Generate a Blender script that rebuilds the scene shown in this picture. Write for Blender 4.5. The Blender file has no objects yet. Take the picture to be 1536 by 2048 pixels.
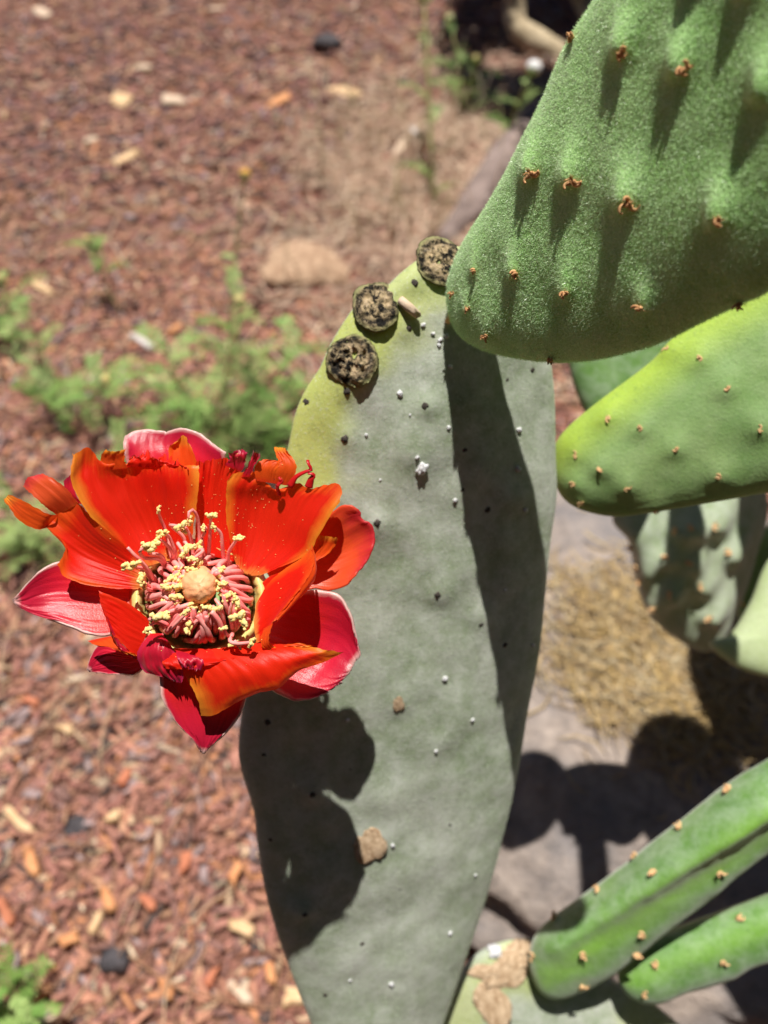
import bpy, bmesh, math, random
import numpy as np
from mathutils import Vector, Matrix, noise
from mathutils.bvhtree import BVHTree

# ------------------------------------------------------------------ camera, sky, sun, exposure
scene = bpy.context.scene
C = scene.collection
R = math.radians
F = 1547.0                      # focal length in photo pixels (photo is 1536 x 2048)
H = 0.75                        # camera height over the ground, metres
TH = R(50)                      # camera pitch below the horizon
CAM = Vector((0, 0, H))
UP = Vector((0, math.sin(TH), math.cos(TH)))
FW = Vector((0, math.cos(TH), -math.sin(TH)))
RT = Vector((1, 0, 0))

cd = bpy.data.cameras.new('camera')
cam = bpy.data.objects.new('camera', cd); C.objects.link(cam)
cam.location = CAM; cam.rotation_euler = (R(90) - TH, 0, 0)
cd.sensor_fit = 'VERTICAL'; cd.sensor_height = 5.6; cd.sensor_width = 4.2
cd.lens = F / 2048 * 5.6
cd.clip_start = 0.01; cd.clip_end = 200
cd.dof.use_dof = True; cd.dof.focus_distance = 0.190; cd.dof.aperture_fstop = cd.lens / 2.75
cd.dof.aperture_blades = 0
scene.camera = cam

w = bpy.data.worlds.new('World'); scene.world = w; w.use_nodes = True
nt = w.node_tree
sky = nt.nodes.new('ShaderNodeTexSky'); sky.sky_type = 'NISHITA'; sky.sun_disc = False
sky.sun_elevation = R(79.5); sky.sun_rotation = R(2); sky.air_density = 0.45; sky.dust_density = 0.3
nt.links.new(sky.outputs[0], nt.nodes['Background'].inputs[0])
nt.nodes['Background'].inputs[1].default_value = 0.05
sd = bpy.data.lights.new('sun', 'SUN'); sd.energy = 5.0; sd.angle = R(0.53); sd.color = (1.0, 0.955, 0.88)
sun = bpy.data.objects.new('sun', sd); C.objects.link(sun)
TOSUN = Vector((0.006, 0.182, 0.983)).normalized()
sun.rotation_euler = TOSUN.to_track_quat('Z', 'Y').to_euler()
sun.location = (0, 1, 5)
vs = scene.view_settings
vs.view_transform = 'Standard'; vs.look = 'None'; vs.exposure = 0.34; vs.gamma = 1; vs.use_curve_mapping = False

random.seed(7); rng = np.random.default_rng(7)

# ------------------------------------------------------------------ helpers
def P(px, py, d):                                   # photo pixel + depth -> world point
    px, py, d = float(px), float(py), float(d)
    return CAM + d * (FW + RT * ((px - 768) / F) + UP * ((1024 - py) / F))
def ray(px, py):
    px, py = float(px), float(py)
    return FW + RT * ((px - 768) / F) + UP * ((1024 - py) / F)
def G(px, py, z=0.0):                               # photo pixel -> point on the ground
    r = ray(px, py); t = (z - H) / r.z
    return CAM + r * t
def link(o): C.objects.link(o); return o
def mesh_obj(name, verts, faces, mat, parent=None, smooth=True):
    me = bpy.data.meshes.new(name)
    me.from_pydata([tuple(v) for v in verts], [], faces)
    if smooth: me.polygons.foreach_set('use_smooth', [True] * len(me.polygons))
    for m in (mat if isinstance(mat, (list, tuple)) else [mat]): me.materials.append(m)
    o = link(bpy.data.objects.new(name, me))
    if parent: setpar(o, parent)
    return o
def setpar(o, parent):
    o.parent = parent
    o.matrix_parent_inverse = WM[parent.name].inverted() if parent.name in WM else Matrix()
WM = {}
def empty(name, loc, parent=None):
    o = link(bpy.data.objects.new(name, None)); o.location = loc; o.empty_display_size = 0.02
    WM[o.name] = Matrix.Translation(Vector(loc))
    if parent: setpar(o, parent)
    return o
def inst(name, me, loc, rot, scale, parent=None):   # an object that shares mesh data
    o = link(bpy.data.objects.new(name, me))
    o.location = loc; o.rotation_mode = 'QUATERNION'; o.rotation_quaternion = rot
    o.scale = scale if isinstance(scale, (tuple, list)) else (scale,) * 3
    if parent: setpar(o, parent)
    return o
def tag(o, label=None, cat=None, group=None, kind=None):
    if label: o['label'] = label
    if cat: o['category'] = cat
    if group: o['group'] = group
    if kind: o['kind'] = kind
    return o
def catmull(p, n, closed=False):                    # arc-length resampled Catmull-Rom
    p = np.array(p, float); m = len(p)
    if closed: q = np.vstack([p[-1:], p, p[:2]])
    else: q = np.vstack([2 * p[0] - p[1], p, 2 * p[-1] - p[-2]])
    out = []
    for i in range(1, len(q) - 2):
        for t in np.linspace(0, 1, 14, endpoint=False):
            a, b, c, d = q[i - 1], q[i], q[i + 1], q[i + 2]
            out.append(.5 * (2 * b + (c - a) * t + (2 * a - 5 * b + 4 * c - d) * t * t + (-a + 3 * b - 3 * c + d) * t ** 3))
    out.append(q[-2]); out = np.array(out)
    s = np.r_[0, np.cumsum(np.linalg.norm(np.diff(out[:, :2] if out.shape[1] > 2 else out, axis=0), axis=1))]
    tt = np.linspace(0, s[-1], n, endpoint=not closed)
    return np.stack([np.interp(tt, s, out[:, k]) for k in range(out.shape[1])], 1)
def tube_data(pts, rad, n=6, cap=True, flat=1.0):
    pts = [Vector(p) for p in pts]; V = []; Fc = []
    up = Vector((.3, .2, .9))
    for i, p in enumerate(pts):
        d = (pts[min(i + 1, len(pts) - 1)] - pts[max(i - 1, 0)])
        d = d.normalized() if d.length > 1e-9 else Vector((0, 0, 1))
        a = d.cross(up)
        if a.length < 1e-4: a = d.cross(Vector((1, 0, 0)))
        a.normalize(); b = d.cross(a); up = b.cross(d) if False else up
        r = rad[i] if hasattr(rad, '__len__') else rad
        for k in range(n):
            t = 2 * math.pi * k / n
            V.append(p + a * float(math.cos(t) * r) + b * float(math.sin(t) * r * flat))
    for i in range(len(pts) - 1):
        for k in range(n):
            Fc.append((i * n + k, i * n + (k + 1) % n, (i + 1) * n + (k + 1) % n, (i + 1) * n + k))
    if cap:
        Fc.append(tuple(range(n))[::-1]); Fc.append(tuple(range((len(pts) - 1) * n, len(pts) * n)))
    return V, Fc
def join(parts):
    V, Fc = [], []
    for v, f in parts:
        o = len(V); V += list(v); Fc += [tuple(i + o for i in q) for q in f]
    return V, Fc
def quat_to(n, spin=0.0):
    return Vector(n).to_track_quat('Z', 'Y') @ Matrix.Rotation(spin, 4, 'Z').to_quaternion()

# ------------------------------------------------------------------ materials
class N:
    def __init__(s, name):
        s.m = bpy.data.materials.new(name); s.m.use_nodes = True; s.t = s.m.node_tree
        s.b = s.t.nodes['Principled BSDF']; s.out = s.t.nodes['Material Output']
    def n(s, typ, **kw):
        x = s.t.nodes.new('ShaderNode' + typ)
        for k, v in kw.items():
            if k.startswith('i_'):
                key = k[2:]; x.inputs[int(key) if key.isdigit() else key].default_value = v
            else: setattr(x, k, v)
        return x
    def l(s, a, b): s.t.links.new(a, b)
    def noise(s, vec, scale, detail=3, rough=.55, dist=0.):
        x = s.n('TexNoise'); x.inputs['Scale'].default_value = scale; x.inputs['Detail'].default_value = detail
        x.inputs['Roughness'].default_value = rough; x.inputs['Distortion'].default_value = dist
        if vec is not None: s.l(vec, x.inputs['Vector'])
        return x.outputs['Fac']
    def ramp(s, fac, stops, interp='LINEAR'):
        x = s.n('ValToRGB'); cr = x.color_ramp; cr.interpolation = interp
        while len(cr.elements) < len(stops): cr.elements.new(.5)
        for e, (p, c) in zip(cr.elements, stops):
            e.position = p; e.color = (*c, 1) if hasattr(c, '__len__') else (c, c, c, 1)
        s.l(fac, x.inputs[0]); return x.outputs[0]
    def mix(s, fac, a, b, mode='MIX'):
        x = s.n('Mix', data_type='RGBA', blend_type=mode)
        for i, v in ((0, fac), (6, a), (7, b)):
            if isinstance(v, bpy.types.NodeSocket): s.l(v, x.inputs[i])
            else: x.inputs[i].default_value = (*v, 1) if hasattr(v, '__len__') else v
        return x.outputs[2]
    def math(s, op, a, b=0.):
        x = s.n('Math', operation=op)
        for i, v in ((0, a), (1, b)):
            if isinstance(v, bpy.types.NodeSocket): s.l(v, x.inputs[i])
            else: x.inputs[i].default_value = v
        return x.outputs[0]
    def bump(s, h, strength, dist):
        x = s.n('Bump'); x.inputs['Strength'].default_value = strength; x.inputs['Distance'].default_value = dist
        s.l(h, x.inputs['Height']); s.l(x.outputs[0], s.b.inputs['Normal']); return x
    def obj(s): return s.n('TexCoord').outputs['Object']
    def attr(s, name):
        return s.n('Attribute', attribute_name=name)
    def set(s, **kw):
        for k, v in kw.items():
            k = {'rough': 'Roughness', 'spec': 'Specular IOR Level', 'sheen': 'Sheen Weight', 'sheenr': 'Sheen Roughness',
                 'sss': 'Subsurface Weight', 'sssr': 'Subsurface Radius', 'ssss': 'Subsurface Scale', 'col': 'Base Color'}[k]
            s.b.inputs[k].default_value = (*v, 1) if k in ('Base Color',) else v

def mat_simple(name, c1, c2, scale=300, rough=.8, bump=.3, bd=.0006, spec=.3):
    m = N(name); v = m.obj(); f = m.noise(v, scale, 4)
    m.l(m.ramp(f, [(.3, c1), (.7, c2)]), m.b.inputs['Base Color']); m.set(rough=rough, spec=spec)
    m.bump(m.noise(v, scale * 3, 3), bump, bd); return m.m

def mat_skin(name, dark, light, pale, yellow=None, speck=900, speck_amt=.5, bloom=.5, sheen=.3, bumps=.35, rough=.62):
    """cactus epidermis: mottled green, waxy bloom, fine pale speckle of hairs; 'yellow' attribute carries ripened margin and painted sun glow"""
    m = N(name); v = m.obj()
    a = m.noise(v, 38, 4, .6); b = m.noise(v, 150, 5, .65); c = m.noise(v, speck, 2, .6); g = m.noise(v, speck * .45, 3, .7)
    col = m.mix(m.ramp(a, [(.3, 0.), (.72, 1.)]), dark, light)
    if yellow:
        at = m.attr('ripe_glow').outputs['Fac']
        col = m.mix(m.math('MULTIPLY', at, m.ramp(b, [(.1, .55), (.6, 1.)])), col, yellow)
    bl = m.math('MULTIPLY', m.ramp(b, [(.38, 0.), (.75, 1.)]), bloom)
    if yellow: bl = m.math('MULTIPLY', bl, m.math('SUBTRACT', 1., m.math('MULTIPLY', at, .85)))
    col = m.mix(bl, col, pale)
    col = m.mix(m.math('MULTIPLY', m.ramp(c, [(.56, 0.), (.72, 1.)]), speck_amt), col, pale)
    col = m.mix(m.math('MULTIPLY', m.ramp(g, [(.28, 1.), (.46, 0.)]), .35), col, tuple(x * .55 for x in dark))
    m.l(col, m.b.inputs['Base Color'])
    m.set(rough=rough, spec=.35, sheen=sheen, sheenr=.45, sss=.05, ssss=.003, sssr=(.5, 1., .25))
    h = m.math('ADD', m.math('MULTIPLY', c, .5), m.math('MULTIPLY', b, 1.2))
    m.bump(h, bumps, .0006)
    return m.m

M = {}
M['pad_grey'] = mat_skin('cactus_skin_grey', (.26, .33, .20), (.45, .475, .40), (.68, .70, .66), yellow=(.48, .53, .12), speck=1100, speck_amt=.32, bloom=.6, sheen=.1)
M['pad_velvet'] = mat_skin('cactus_skin_velvet', (.26, .50, .13), (.38, .61, .22), (.76, .90, .62), speck=1700, speck_amt=.6, bloom=.3, sheen=.2, bumps=.9)
M['pad_green'] = mat_skin('cactus_skin_green', (.20, .36, .11), (.33, .47, .18), (.5, .6, .38), yellow=(.38, .54, .06), speck=1200, speck_amt=.12, bloom=.2, sheen=.1)
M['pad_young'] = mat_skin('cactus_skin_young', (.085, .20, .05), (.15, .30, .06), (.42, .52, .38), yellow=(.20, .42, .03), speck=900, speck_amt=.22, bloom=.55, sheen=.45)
M['pad_knob'] = mat_skin('cactus_skin_knobbly', (.27, .35, .20), (.40, .46, .32), (.55, .6, .52), speck=900, speck_amt=.2, bloom=.6, sheen=.2)
M['pad_pale'] = mat_skin('cactus_skin_pale', (.34, .42, .20), (.42, .5, .26), (.55, .6, .45), speck=900, speck_amt=.1, bloom=.3, sheen=.1)

def mat_petal(name, base, mid, tip, edge, rim=None, pw=1.0, edge_w=.25, trans=.38, glint=.25, rough=.42, tcol=None, rim_w=.05, t0=.78, b_end=.12, mid2=None, stk=.22, fineb=.45, sheen=.08):
    m = N(name); uv = m.n('UVMap').outputs[0]; sp = m.n('SeparateXYZ'); m.l(uv, sp.inputs[0]); u, v = sp.outputs[0], sp.outputs[1]
    mp = m.n('Mapping'); mp.inputs['Scale'].default_value = (46, 2.4, 1); m.l(uv, mp.inputs[0])
    streak = m.noise(mp.outputs[0], 1.0, 4, .6)
    blot = m.noise(m.obj(), 190, 4, .6); fine = m.noise(m.obj(), 3000, 2, .6)
    vv = m.math('ADD', v, m.math('MULTIPLY', m.math('SUBTRACT', streak, .5), stk))
    vv = m.math('ADD', vv, m.math('MULTIPLY', m.math('SUBTRACT', blot, .5), .3))
    col = m.ramp(vv, [(.0, base), (b_end, mid if not mid2 else mid2), (t0, mid), (.99, tip)])
    ed = m.math('MULTIPLY', m.math('MINIMUM', u, m.math('SUBTRACT', 1., u)), 2.)
    ed = m.math('ADD', ed, m.math('MULTIPLY', m.math('SUBTRACT', blot, .5), .18))
    ef = m.n('MapRange', i_1=0., i_2=edge_w, i_3=1., i_4=0.); m.l(ed, ef.inputs[0])
    eff = m.math('MULTIPLY', ef.outputs[0], m.ramp(v, [(.15, 0.), (.5, 1.)]))
    col = m.mix(m.math('MULTIPLY', eff, .85), col, edge)
    if rim:
        d = m.math('MINIMUM', ed, m.math('MULTIPLY', m.math('SUBTRACT', 1., v), 1.3))
        rf = m.n('MapRange', i_1=0., i_2=rim_w, i_3=1., i_4=0.); m.l(d, rf.inputs[0]); col = m.mix(m.math('MULTIPLY', rf.outputs[0], .85), col, rim)
    col = m.mix(m.math('MULTIPLY', m.ramp(streak, [(.35, 1.), (.6, 0.)]), .16), col, tuple(x * .6 for x in mid))
    m.l(col, m.b.inputs['Base Color'])
    m.set(rough=rough, spec=glint, sheen=sheen, sheenr=.4)
    hh = m.math('ADD', m.math('MULTIPLY', streak, .8), m.math('MULTIPLY', fine, fineb))
    bp = m.bump(hh, .22, .0004)
    tr = m.n('BsdfTranslucent'); tc = m.mix(.5, col, tcol or (.9, .12, .01)); m.l(tc, tr.inputs[0]); m.l(bp.outputs[0], tr.inputs['Normal'])
    mx = m.n('MixShader'); mx.inputs[0].default_value = trans
    m.l(m.b.outputs[0], mx.inputs[1]); m.l(tr.outputs[0], mx.inputs[2]); m.l(mx.outputs[0], m.out.inputs[0])
    return m.m
RED, DRED, ORG, YEL = (.80, .015, .005), (.62, .010, .008), (.88, .16, .012), (.88, .36, .03)
PALEB = (.75, .42, .16)
M['petal'] = mat_petal('petal_red_orange', (.8, .30, .06), RED, (.84, .10, .01), ORG)
M['petal_edge'] = mat_petal('petal_orange_edge', (.8, .30, .06), RED, (.86, .10, .01), YEL, edge_w=.22, t0=.86)
M['petal_fold'] = mat_petal('petal_fold_red', (.84, .03, .01), (.86, .026, .006), (.86, .13, .01), YEL, edge_w=.24, t0=.84)
M['petal_red'] = mat_petal('petal_plain_red', RED, RED, (.8, .03, .01), (.8, .05, .01))
M['petal_orange'] = mat_petal('petal_orange', (.8, .04, .01), (.84, .09, .01), YEL, ORG, edge_w=.3)
M['petal_pink'] = mat_petal('petal_pink_orange', (.82, .16, .02), (.82, .10, .025), (.70, .035, .05), (.8, .10, .03), glint=.5, rough=.38)
M['sepal'] = mat_petal('sepal_magenta', (.80, .04, .012), (.64, .013, .04), (.40, .008, .038), (.50, .010, .05), rim=(.82, .60, .54), glint=.55, rough=.34, sheen=0., trans=.12, tcol=(.7, .02, .02), rim_w=.085, t0=.66, b_end=.34, mid2=(.72, .02, .014), stk=.12, fineb=1.2)
M['shrivel'] = mat_petal('petal_shrivelled', (.62, .01, .01), (.5, .008, .03), (.36, .008, .05), (.45, .02, .1), glint=.5, rough=.35, trans=.2)
def mat_fleshy(name, c1, c2, sss, scale=500, rough=.45, bump=.2):
    m = N(name); f = m.noise(m.obj(), scale, 3); m.l(m.ramp(f, [(.3, c1), (.7, c2)]), m.b.inputs['Base Color'])
    m.set(rough=rough, spec=.4, sss=sss, ssss=.002, sssr=(1., .35, .2)); m.bump(m.noise(m.obj(), scale * 6, 2), bump, .0002); return m.m
M['filament'] = mat_fleshy('filament_pink', (.93, .22, .22), (.98, .46, .40), .0, 260, .36)
M['anther'] = mat_fleshy('anther_yellow', (.97, .60, .15), (.98, .79, .37), .12, 2.5, .8, .2)
M['stigma'] = mat_fleshy('stigma_peach', (.90, .36, .16), (.93, .49, .25), .0, 420, .5, .5)
M['nectary'] = mat_fleshy('flower_cup_green', (.58, .50, .14), (.72, .62, .24), .2, 300, .35)
M['ovary'] = mat_skin('ovary_green', (.2, .34, .08), (.3, .45, .12), (.5, .6, .4))
M['tuft'] = mat_simple('areole_brown', (.34, .15, .06), (.72, .42, .20), 2.2, .85, .3, .0002)
M['tuft_tan'] = mat_simple('areole_tan', (.70, .40, .18), (.85, .58, .32), 2, .85, .5, .0002)
M['pit'] = mat_simple('areole_black', (.015, .013, .012), (.12, .10, .085), 2, .9, .5, .0002)
M['wax'] = mat_simple('wax_white', (.55, .56, .57), (.85, .85, .87), 2, .9, .6, .0003)
def mat_scar():
    m = N('corky_scar'); v = m.obj(); a = m.noise(v, 2.3, 6, .7, .1); b = m.noise(v, 5.5, 5, .7)
    col = m.ramp(a, [(.42, (.012, .011, .010)), (.46, (.10, .08, .06)), (.49, (.36, .28, .16)), (.58, (.62, .46, .28)), (.72, (.50, .44, .34))])
    sp = m.n('SeparateXYZ'); m.l(v, sp.inputs[0])
    rad = m.math('SQRT', m.math('ADD', m.math('MULTIPLY', sp.outputs[0], sp.outputs[0]), m.math('MULTIPLY', sp.outputs[1], sp.outputs[1])))
    rad = m.math('ADD', rad, m.math('MULTIPLY', m.math('SUBTRACT', a, .5), .5))
    ring = m.ramp(rad, [(.60, 0.), (.72, 1.), (.84, 1.), (.92, 0.)])
    col = m.mix(m.math('MULTIPLY', ring, m.ramp(b, [(.38, 0.), (.52, .95)])), col, (.014, .013, .012))
    col = m.mix(m.ramp(rad, [(.82, 0.), (1., .9)]), col, (.34, .34, .15))
    m.l(m.mix(m.ramp(b, [(.3, .5), (.5, 0.)]), col, (.03, .027, .024)), m.b.inputs['Base Color'])
    m.set(rough=.9, spec=.15); m.bump(m.math('ADD', a, m.math('MULTIPLY', b, .5)), .8, .002); return m.m
M['scar'] = mat_scar()
M['scab'] = mat_simple('tan_scab', (.36, .22, .12), (.74, .56, .38), 3, .9, .8, .0008)

# ------------------------------------------------------------------ the ground
def gnoise(x, y, s, o=0): return noise.noise(Vector((x * s + o, y * s - o, o * .37)))
def gz(x, y):
    r = math.hypot(x, y - 1)
    k = 1.0 if r < 3 else 3.0 / r
    z = .014 * gnoise(x, y, 3.1, 5) + .008 * gnoise(x, y, 9, 2) + .004 * gnoise(x, y, 28, 9)
    return z * k
def build_ground():
    n = 220; s = np.linspace(-1, 1, n); ax = np.sinh(s * 4.4) / math.sinh(4.4) * 60
    V = [(x, y + .9, gz(x, y + .9)) for y in ax for x in ax]
    Fc = [(j * n + i, j * n + i + 1, (j + 1) * n + i + 1, (j + 1) * n + i) for j in range(n - 1) for i in range(n - 1)]
    m = N('mulch_soil'); v = m.obj(); a = m.noise(v, 9, 5, .65); b = m.noise(v, 120, 5, .7)
    col = m.ramp(b, [(.25, (.08, .042, .034)), (.5, (.28, .13, .10)), (.75, (.46, .25, .18))])
    col = m.mix(m.ramp(a, [(.4, 0.), (.75, .7)]), col, (.33, .20, .12))
    m.l(col, m.b.inputs['Base Color']); m.set(rough=.95, spec=.1); m.bump(b, .9, .01)
    o = mesh_obj('ground', V, Fc, m.m); tag(o, kind='structure')
build_ground()

def vcol_mat(name, rough=.85, sc=140):
    m = N(name); c = m.attr('tint').outputs['Color']; f = m.noise(m.obj(), sc, 4, .7)
    m.l(m.mix(m.ramp(f, [(.3, .55), (.65, 0.)]), c, (.07, .035, .025)), m.b.inputs['Base Color']); m.set(rough=rough, spec=.25)
    m.bump(f, .5, .002); return m.m
M['mulch'] = vcol_mat('bark_mulch')
CHIP_COLS = [((.50, .24, .18), 5), ((.42, .19, .15), 5), ((.56, .27, .18), 4), ((.36, .19, .16), 3), ((.25, .14, .12), 2), ((.62, .35, .22), 2.2),
             ((.66, .46, .30), 1.3), ((.44, .33, .33), 2.0), ((.12, .09, .085), 1.2), ((.66, .30, .15), 1.2), ((.74, .58, .42), .6)]
def add_attr(me, name, cols_per_vert):
    a = me.color_attributes.new(name, 'FLOAT_COLOR', 'POINT'); a.data.foreach_set('color', np.asarray(cols_per_vert, np.float32).ravel())
def scatter_chips(name, N_, area, lw, mat, label, cat, cols=CHIP_COLS, dens=None, zoff=0.0):
    cw = np.array([c[1] for c in cols]); cw = cw / cw.sum(); cc = np.array([c[0] for c in cols])
    V = np.zeros((N_, 8, 3)); col = np.ones((N_, 8, 4))
    k = 0
    while k < N_:
        x, y = random.uniform(area[0], area[1]), random.uniform(area[2], area[3])
        if dens and random.random() > dens(x, y): continue
        L = random.choice(lw); l = L[0] * random.uniform(.6, 1.4); wd = L[1] * random.uniform(.6, 1.4); t = L[2] * random.uniform(.6, 1.3)
        az = random.uniform(0, 6.283); q = (Matrix.Rotation(az, 3, 'Z') @ Matrix.Rotation(random.gauss(0, .2), 3, 'Y') @ Matrix.Rotation(random.gauss(0, .3), 3, 'X'))
        c = Vector((x, y, gz(x, y) + random.uniform(.0, .007) + zoff)); j = lambda: random.uniform(.65, 1.1)
        vs_ = [(-l * j(), -wd * j(), -t), (l * j(), -wd * j(), -t), (l * j(), wd * j(), -t), (-l * j(), wd * j(), -t),
               (-l * j(), -wd * j() * .8, t), (l * j(), -wd * j() * .8, t), (l * j(), wd * j() * .8, t), (-l * j(), wd * j() * .8, t)]
        for i, a in enumerate(vs_): V[k, i] = c + q @ Vector(a)
        b = cc[rng.choice(len(cc), p=cw)] * random.uniform(.7, 1.3); col[k, :, :3] = b
        k += 1
    base = np.array([(0, 3, 2, 1), (4, 5, 6, 7), (0, 1, 5, 4), (1, 2, 6, 5), (2, 3, 7, 6), (3, 0, 4, 7)])
    faces = (np.arange(N_)[:, None, None] * 8 + base[None]).reshape(-1, 4)
    me = bpy.data.meshes.new(name); me.vertices.add(N_ * 8); me.vertices.foreach_set('co', V.ravel().astype(np.float32))
    me.loops.add(faces.size); me.loops.foreach_set('vertex_index', faces.ravel().astype(np.int32))
    me.polygons.add(len(faces)); me.polygons.foreach_set('loop_start', np.arange(0, faces.size, 4, dtype=np.int32)); me.polygons.foreach_set('loop_total', np.full(len(faces), 4, np.int32))
    me.update(); add_attr(me, 'tint', col); me.materials.append(mat)
    o = link(bpy.data.objects.new(name, me)); tag(o, label, cat, kind='stuff'); return o
CH = [(.009, .0028, .0014), (.005, .003, .0015), (.016, .0022, .0012), (.005, .0022, .0012), (.004, .0025, .0012), (.011, .0036, .0016)]
inview = lambda x, y: 1.0 if abs(x) < .42 + .62 * max(0, y) else .45
scatter_chips('bark_mulch', 72000, (-1.5, 1.3, -.4, 1.25), CH, M['mulch'], 'reddish brown shredded bark mulch covering the ground', 'mulch', dens=inview)
CH2 = [(.014, .004, .002), (.009, .005, .0022), (.022, .004, .002), (.007, .004, .002)]
scatter_chips('bark_litter', 32000, (-2.0, 1.9, 1.2, 3.3), CH2, M['mulch'], 'reddish bark litter spread over the ground behind the weeds', 'mulch',
              cols=[((a * .82, b * .84, c * .92), w_) for (a, b, c), w_ in CHIP_COLS] + [((.55, .36, .22), 2.5), ((.16, .10, .09), 3.)], dens=inview)

def straw_mass(name, n, area, label, cat, L=(.05, .11), r=.0006, cols=((.70, .44, .28), (.62, .34, .2), (.75, .55, .36)), dens=None, zb=.006):
    V, Fc, col = [], [], []
    k = 0
    while k < n:
        x, y = random.uniform(area[0], area[1]), random.uniform(area[2], area[3])
        if dens and random.random() > dens(x, y): continue
        k += 1
        l = random.uniform(*L); az = random.gauss(.9, .8); cv = random.uniform(-.4, .4); pts = []
        z0 = gz(x, y) + random.uniform(.004, .012) + zb
        for i in range(5):
            t = i / 4 - .5; a = az + cv * t
            pts.append((x + math.cos(a) * l * t, y + math.sin(a) * l * t, z0 + .004 * math.sin(i * 1.7 + x * 50)))
        v, f = tube_data(pts, [r * .5, r, r, r, r * .4], 4)
        o = len(V); V += v; Fc += [tuple(i + o for i in q) for q in f]; col += [(*random.choice(cols), 1)] * len(v)
    ob = mesh_obj(name, V, Fc, M['mulch']); add_attr(ob.data, 'tint', col); tag(ob, label, cat, kind='stuff'); return ob
straw_mass('pine_needles', 900, (-1.1, .6, -.05, 1.4), 'thin dry pine needles strewn over the bark mulch', 'needles', L=(.06, .17), r=.0007, dens=inview)
straw_mass('dry_grass', 3000, (-.8, 1.0, .6, 2.4), 'pale dry grass straw littering the ground behind the cactus', 'straw', L=(.05, .14), r=.0014,
           cols=((.76, .55, .40), (.66, .42, .31), (.80, .64, .48)), dens=lambda x, y: math.exp(-((x - .12 - .1 * (y - 1)) / .26) ** 2 - ((y - 1.5) / .42) ** 2) * (.6 + .8 * noise.noise(Vector((x * 6, y * 6, 1)))))

def dry_stalks():
    V, Fc, col = [], [], []
    for k in range(150):
        px, py = random.gauss(790, 120), random.gauss(380, 110); g = G(px, py)
        if abs(px - 790) > 260 or py < 120 or py > 620: continue
        h = random.uniform(.05, .16); a, b = random.gauss(0, .25), random.gauss(0, .2); g.z = gz(g.x, g.y)
        pts = [g, g + Vector((a * h * .3, b * h * .3, h * .5)), g + Vector((a * h, b * h, h))]
        v, f = tube_data(pts, [.0013, .001, .0005], 4); o = len(V); V += v; Fc += [tuple(i + o for i in q) for q in f]
        col += [(*random.choice(((.72, .55, .36), (.62, .46, .28), (.45, .42, .2), (.78, .64, .48))), 1)] * len(v)
    ob = mesh_obj('dry_stalks', V, Fc, M['mulch']); add_attr(ob.data, 'tint', col)
    tag(ob, 'thin dry grass stalks standing upright behind the grey pad', 'grass', kind='stuff')
dry_stalks()

# bigger chips, leaves and stones one can pick out
def slab_mesh(name, l, wd, t, seed):
    rnd = random.Random(seed); n = 10; V = []; Fc = []
    prof = [(math.cos(2 * math.pi * k / n), math.sin(2 * math.pi * k / n)) for k in range(n)]
    js = [rnd.uniform(.5, 1.15) for _ in prof]
    for s_, z in ((.86, -t), (1, 0.), (.82, t)):
        for (a, b), j in zip(prof, js):
            sx = math.copysign(abs(a) ** .55, a); sy = math.copysign(abs(b) ** .7, b)
            V.append((sx * l * s_ * j, sy * wd * s_ * j, z + .25 * wd * (sx * sx) * rnd.uniform(-.2, .4)))
    for r in range(2):
        for k in range(n): Fc.append((r * n + k, r * n + (k + 1) % n, (r + 1) * n + (k + 1) % n, (r + 1) * n + k))
    Fc.append(tuple(range(n))[::-1]); Fc.append(tuple(range(2 * n, 3 * n)))
    return V, Fc
CHIPM = {'orange': mat_simple('orange_chip', (.52, .20, .08), (.70, .36, .17), 160, .8, .5, .001), 'tan': mat_simple('tan_chip', (.58, .36, .18), (.76, .55, .33), 160, .8, .5, .001),
         'pale': mat_simple('pale_chip', (.55, .40, .28), (.70, .55, .42), 160, .8, .5, .001), 'white': mat_simple('bleached_chip', (.48, .44, .42), (.66, .61, .58), 160, .8, .4, .001),
         'stone': mat_simple('dark_stone', (.03, .028, .032), (.12, .105, .115), 130, .7, .8, .003), 'rust': mat_simple('rust_chip', (.42, .13, .07), (.55, .22, .12), 160, .8, .5, .001)}
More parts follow.
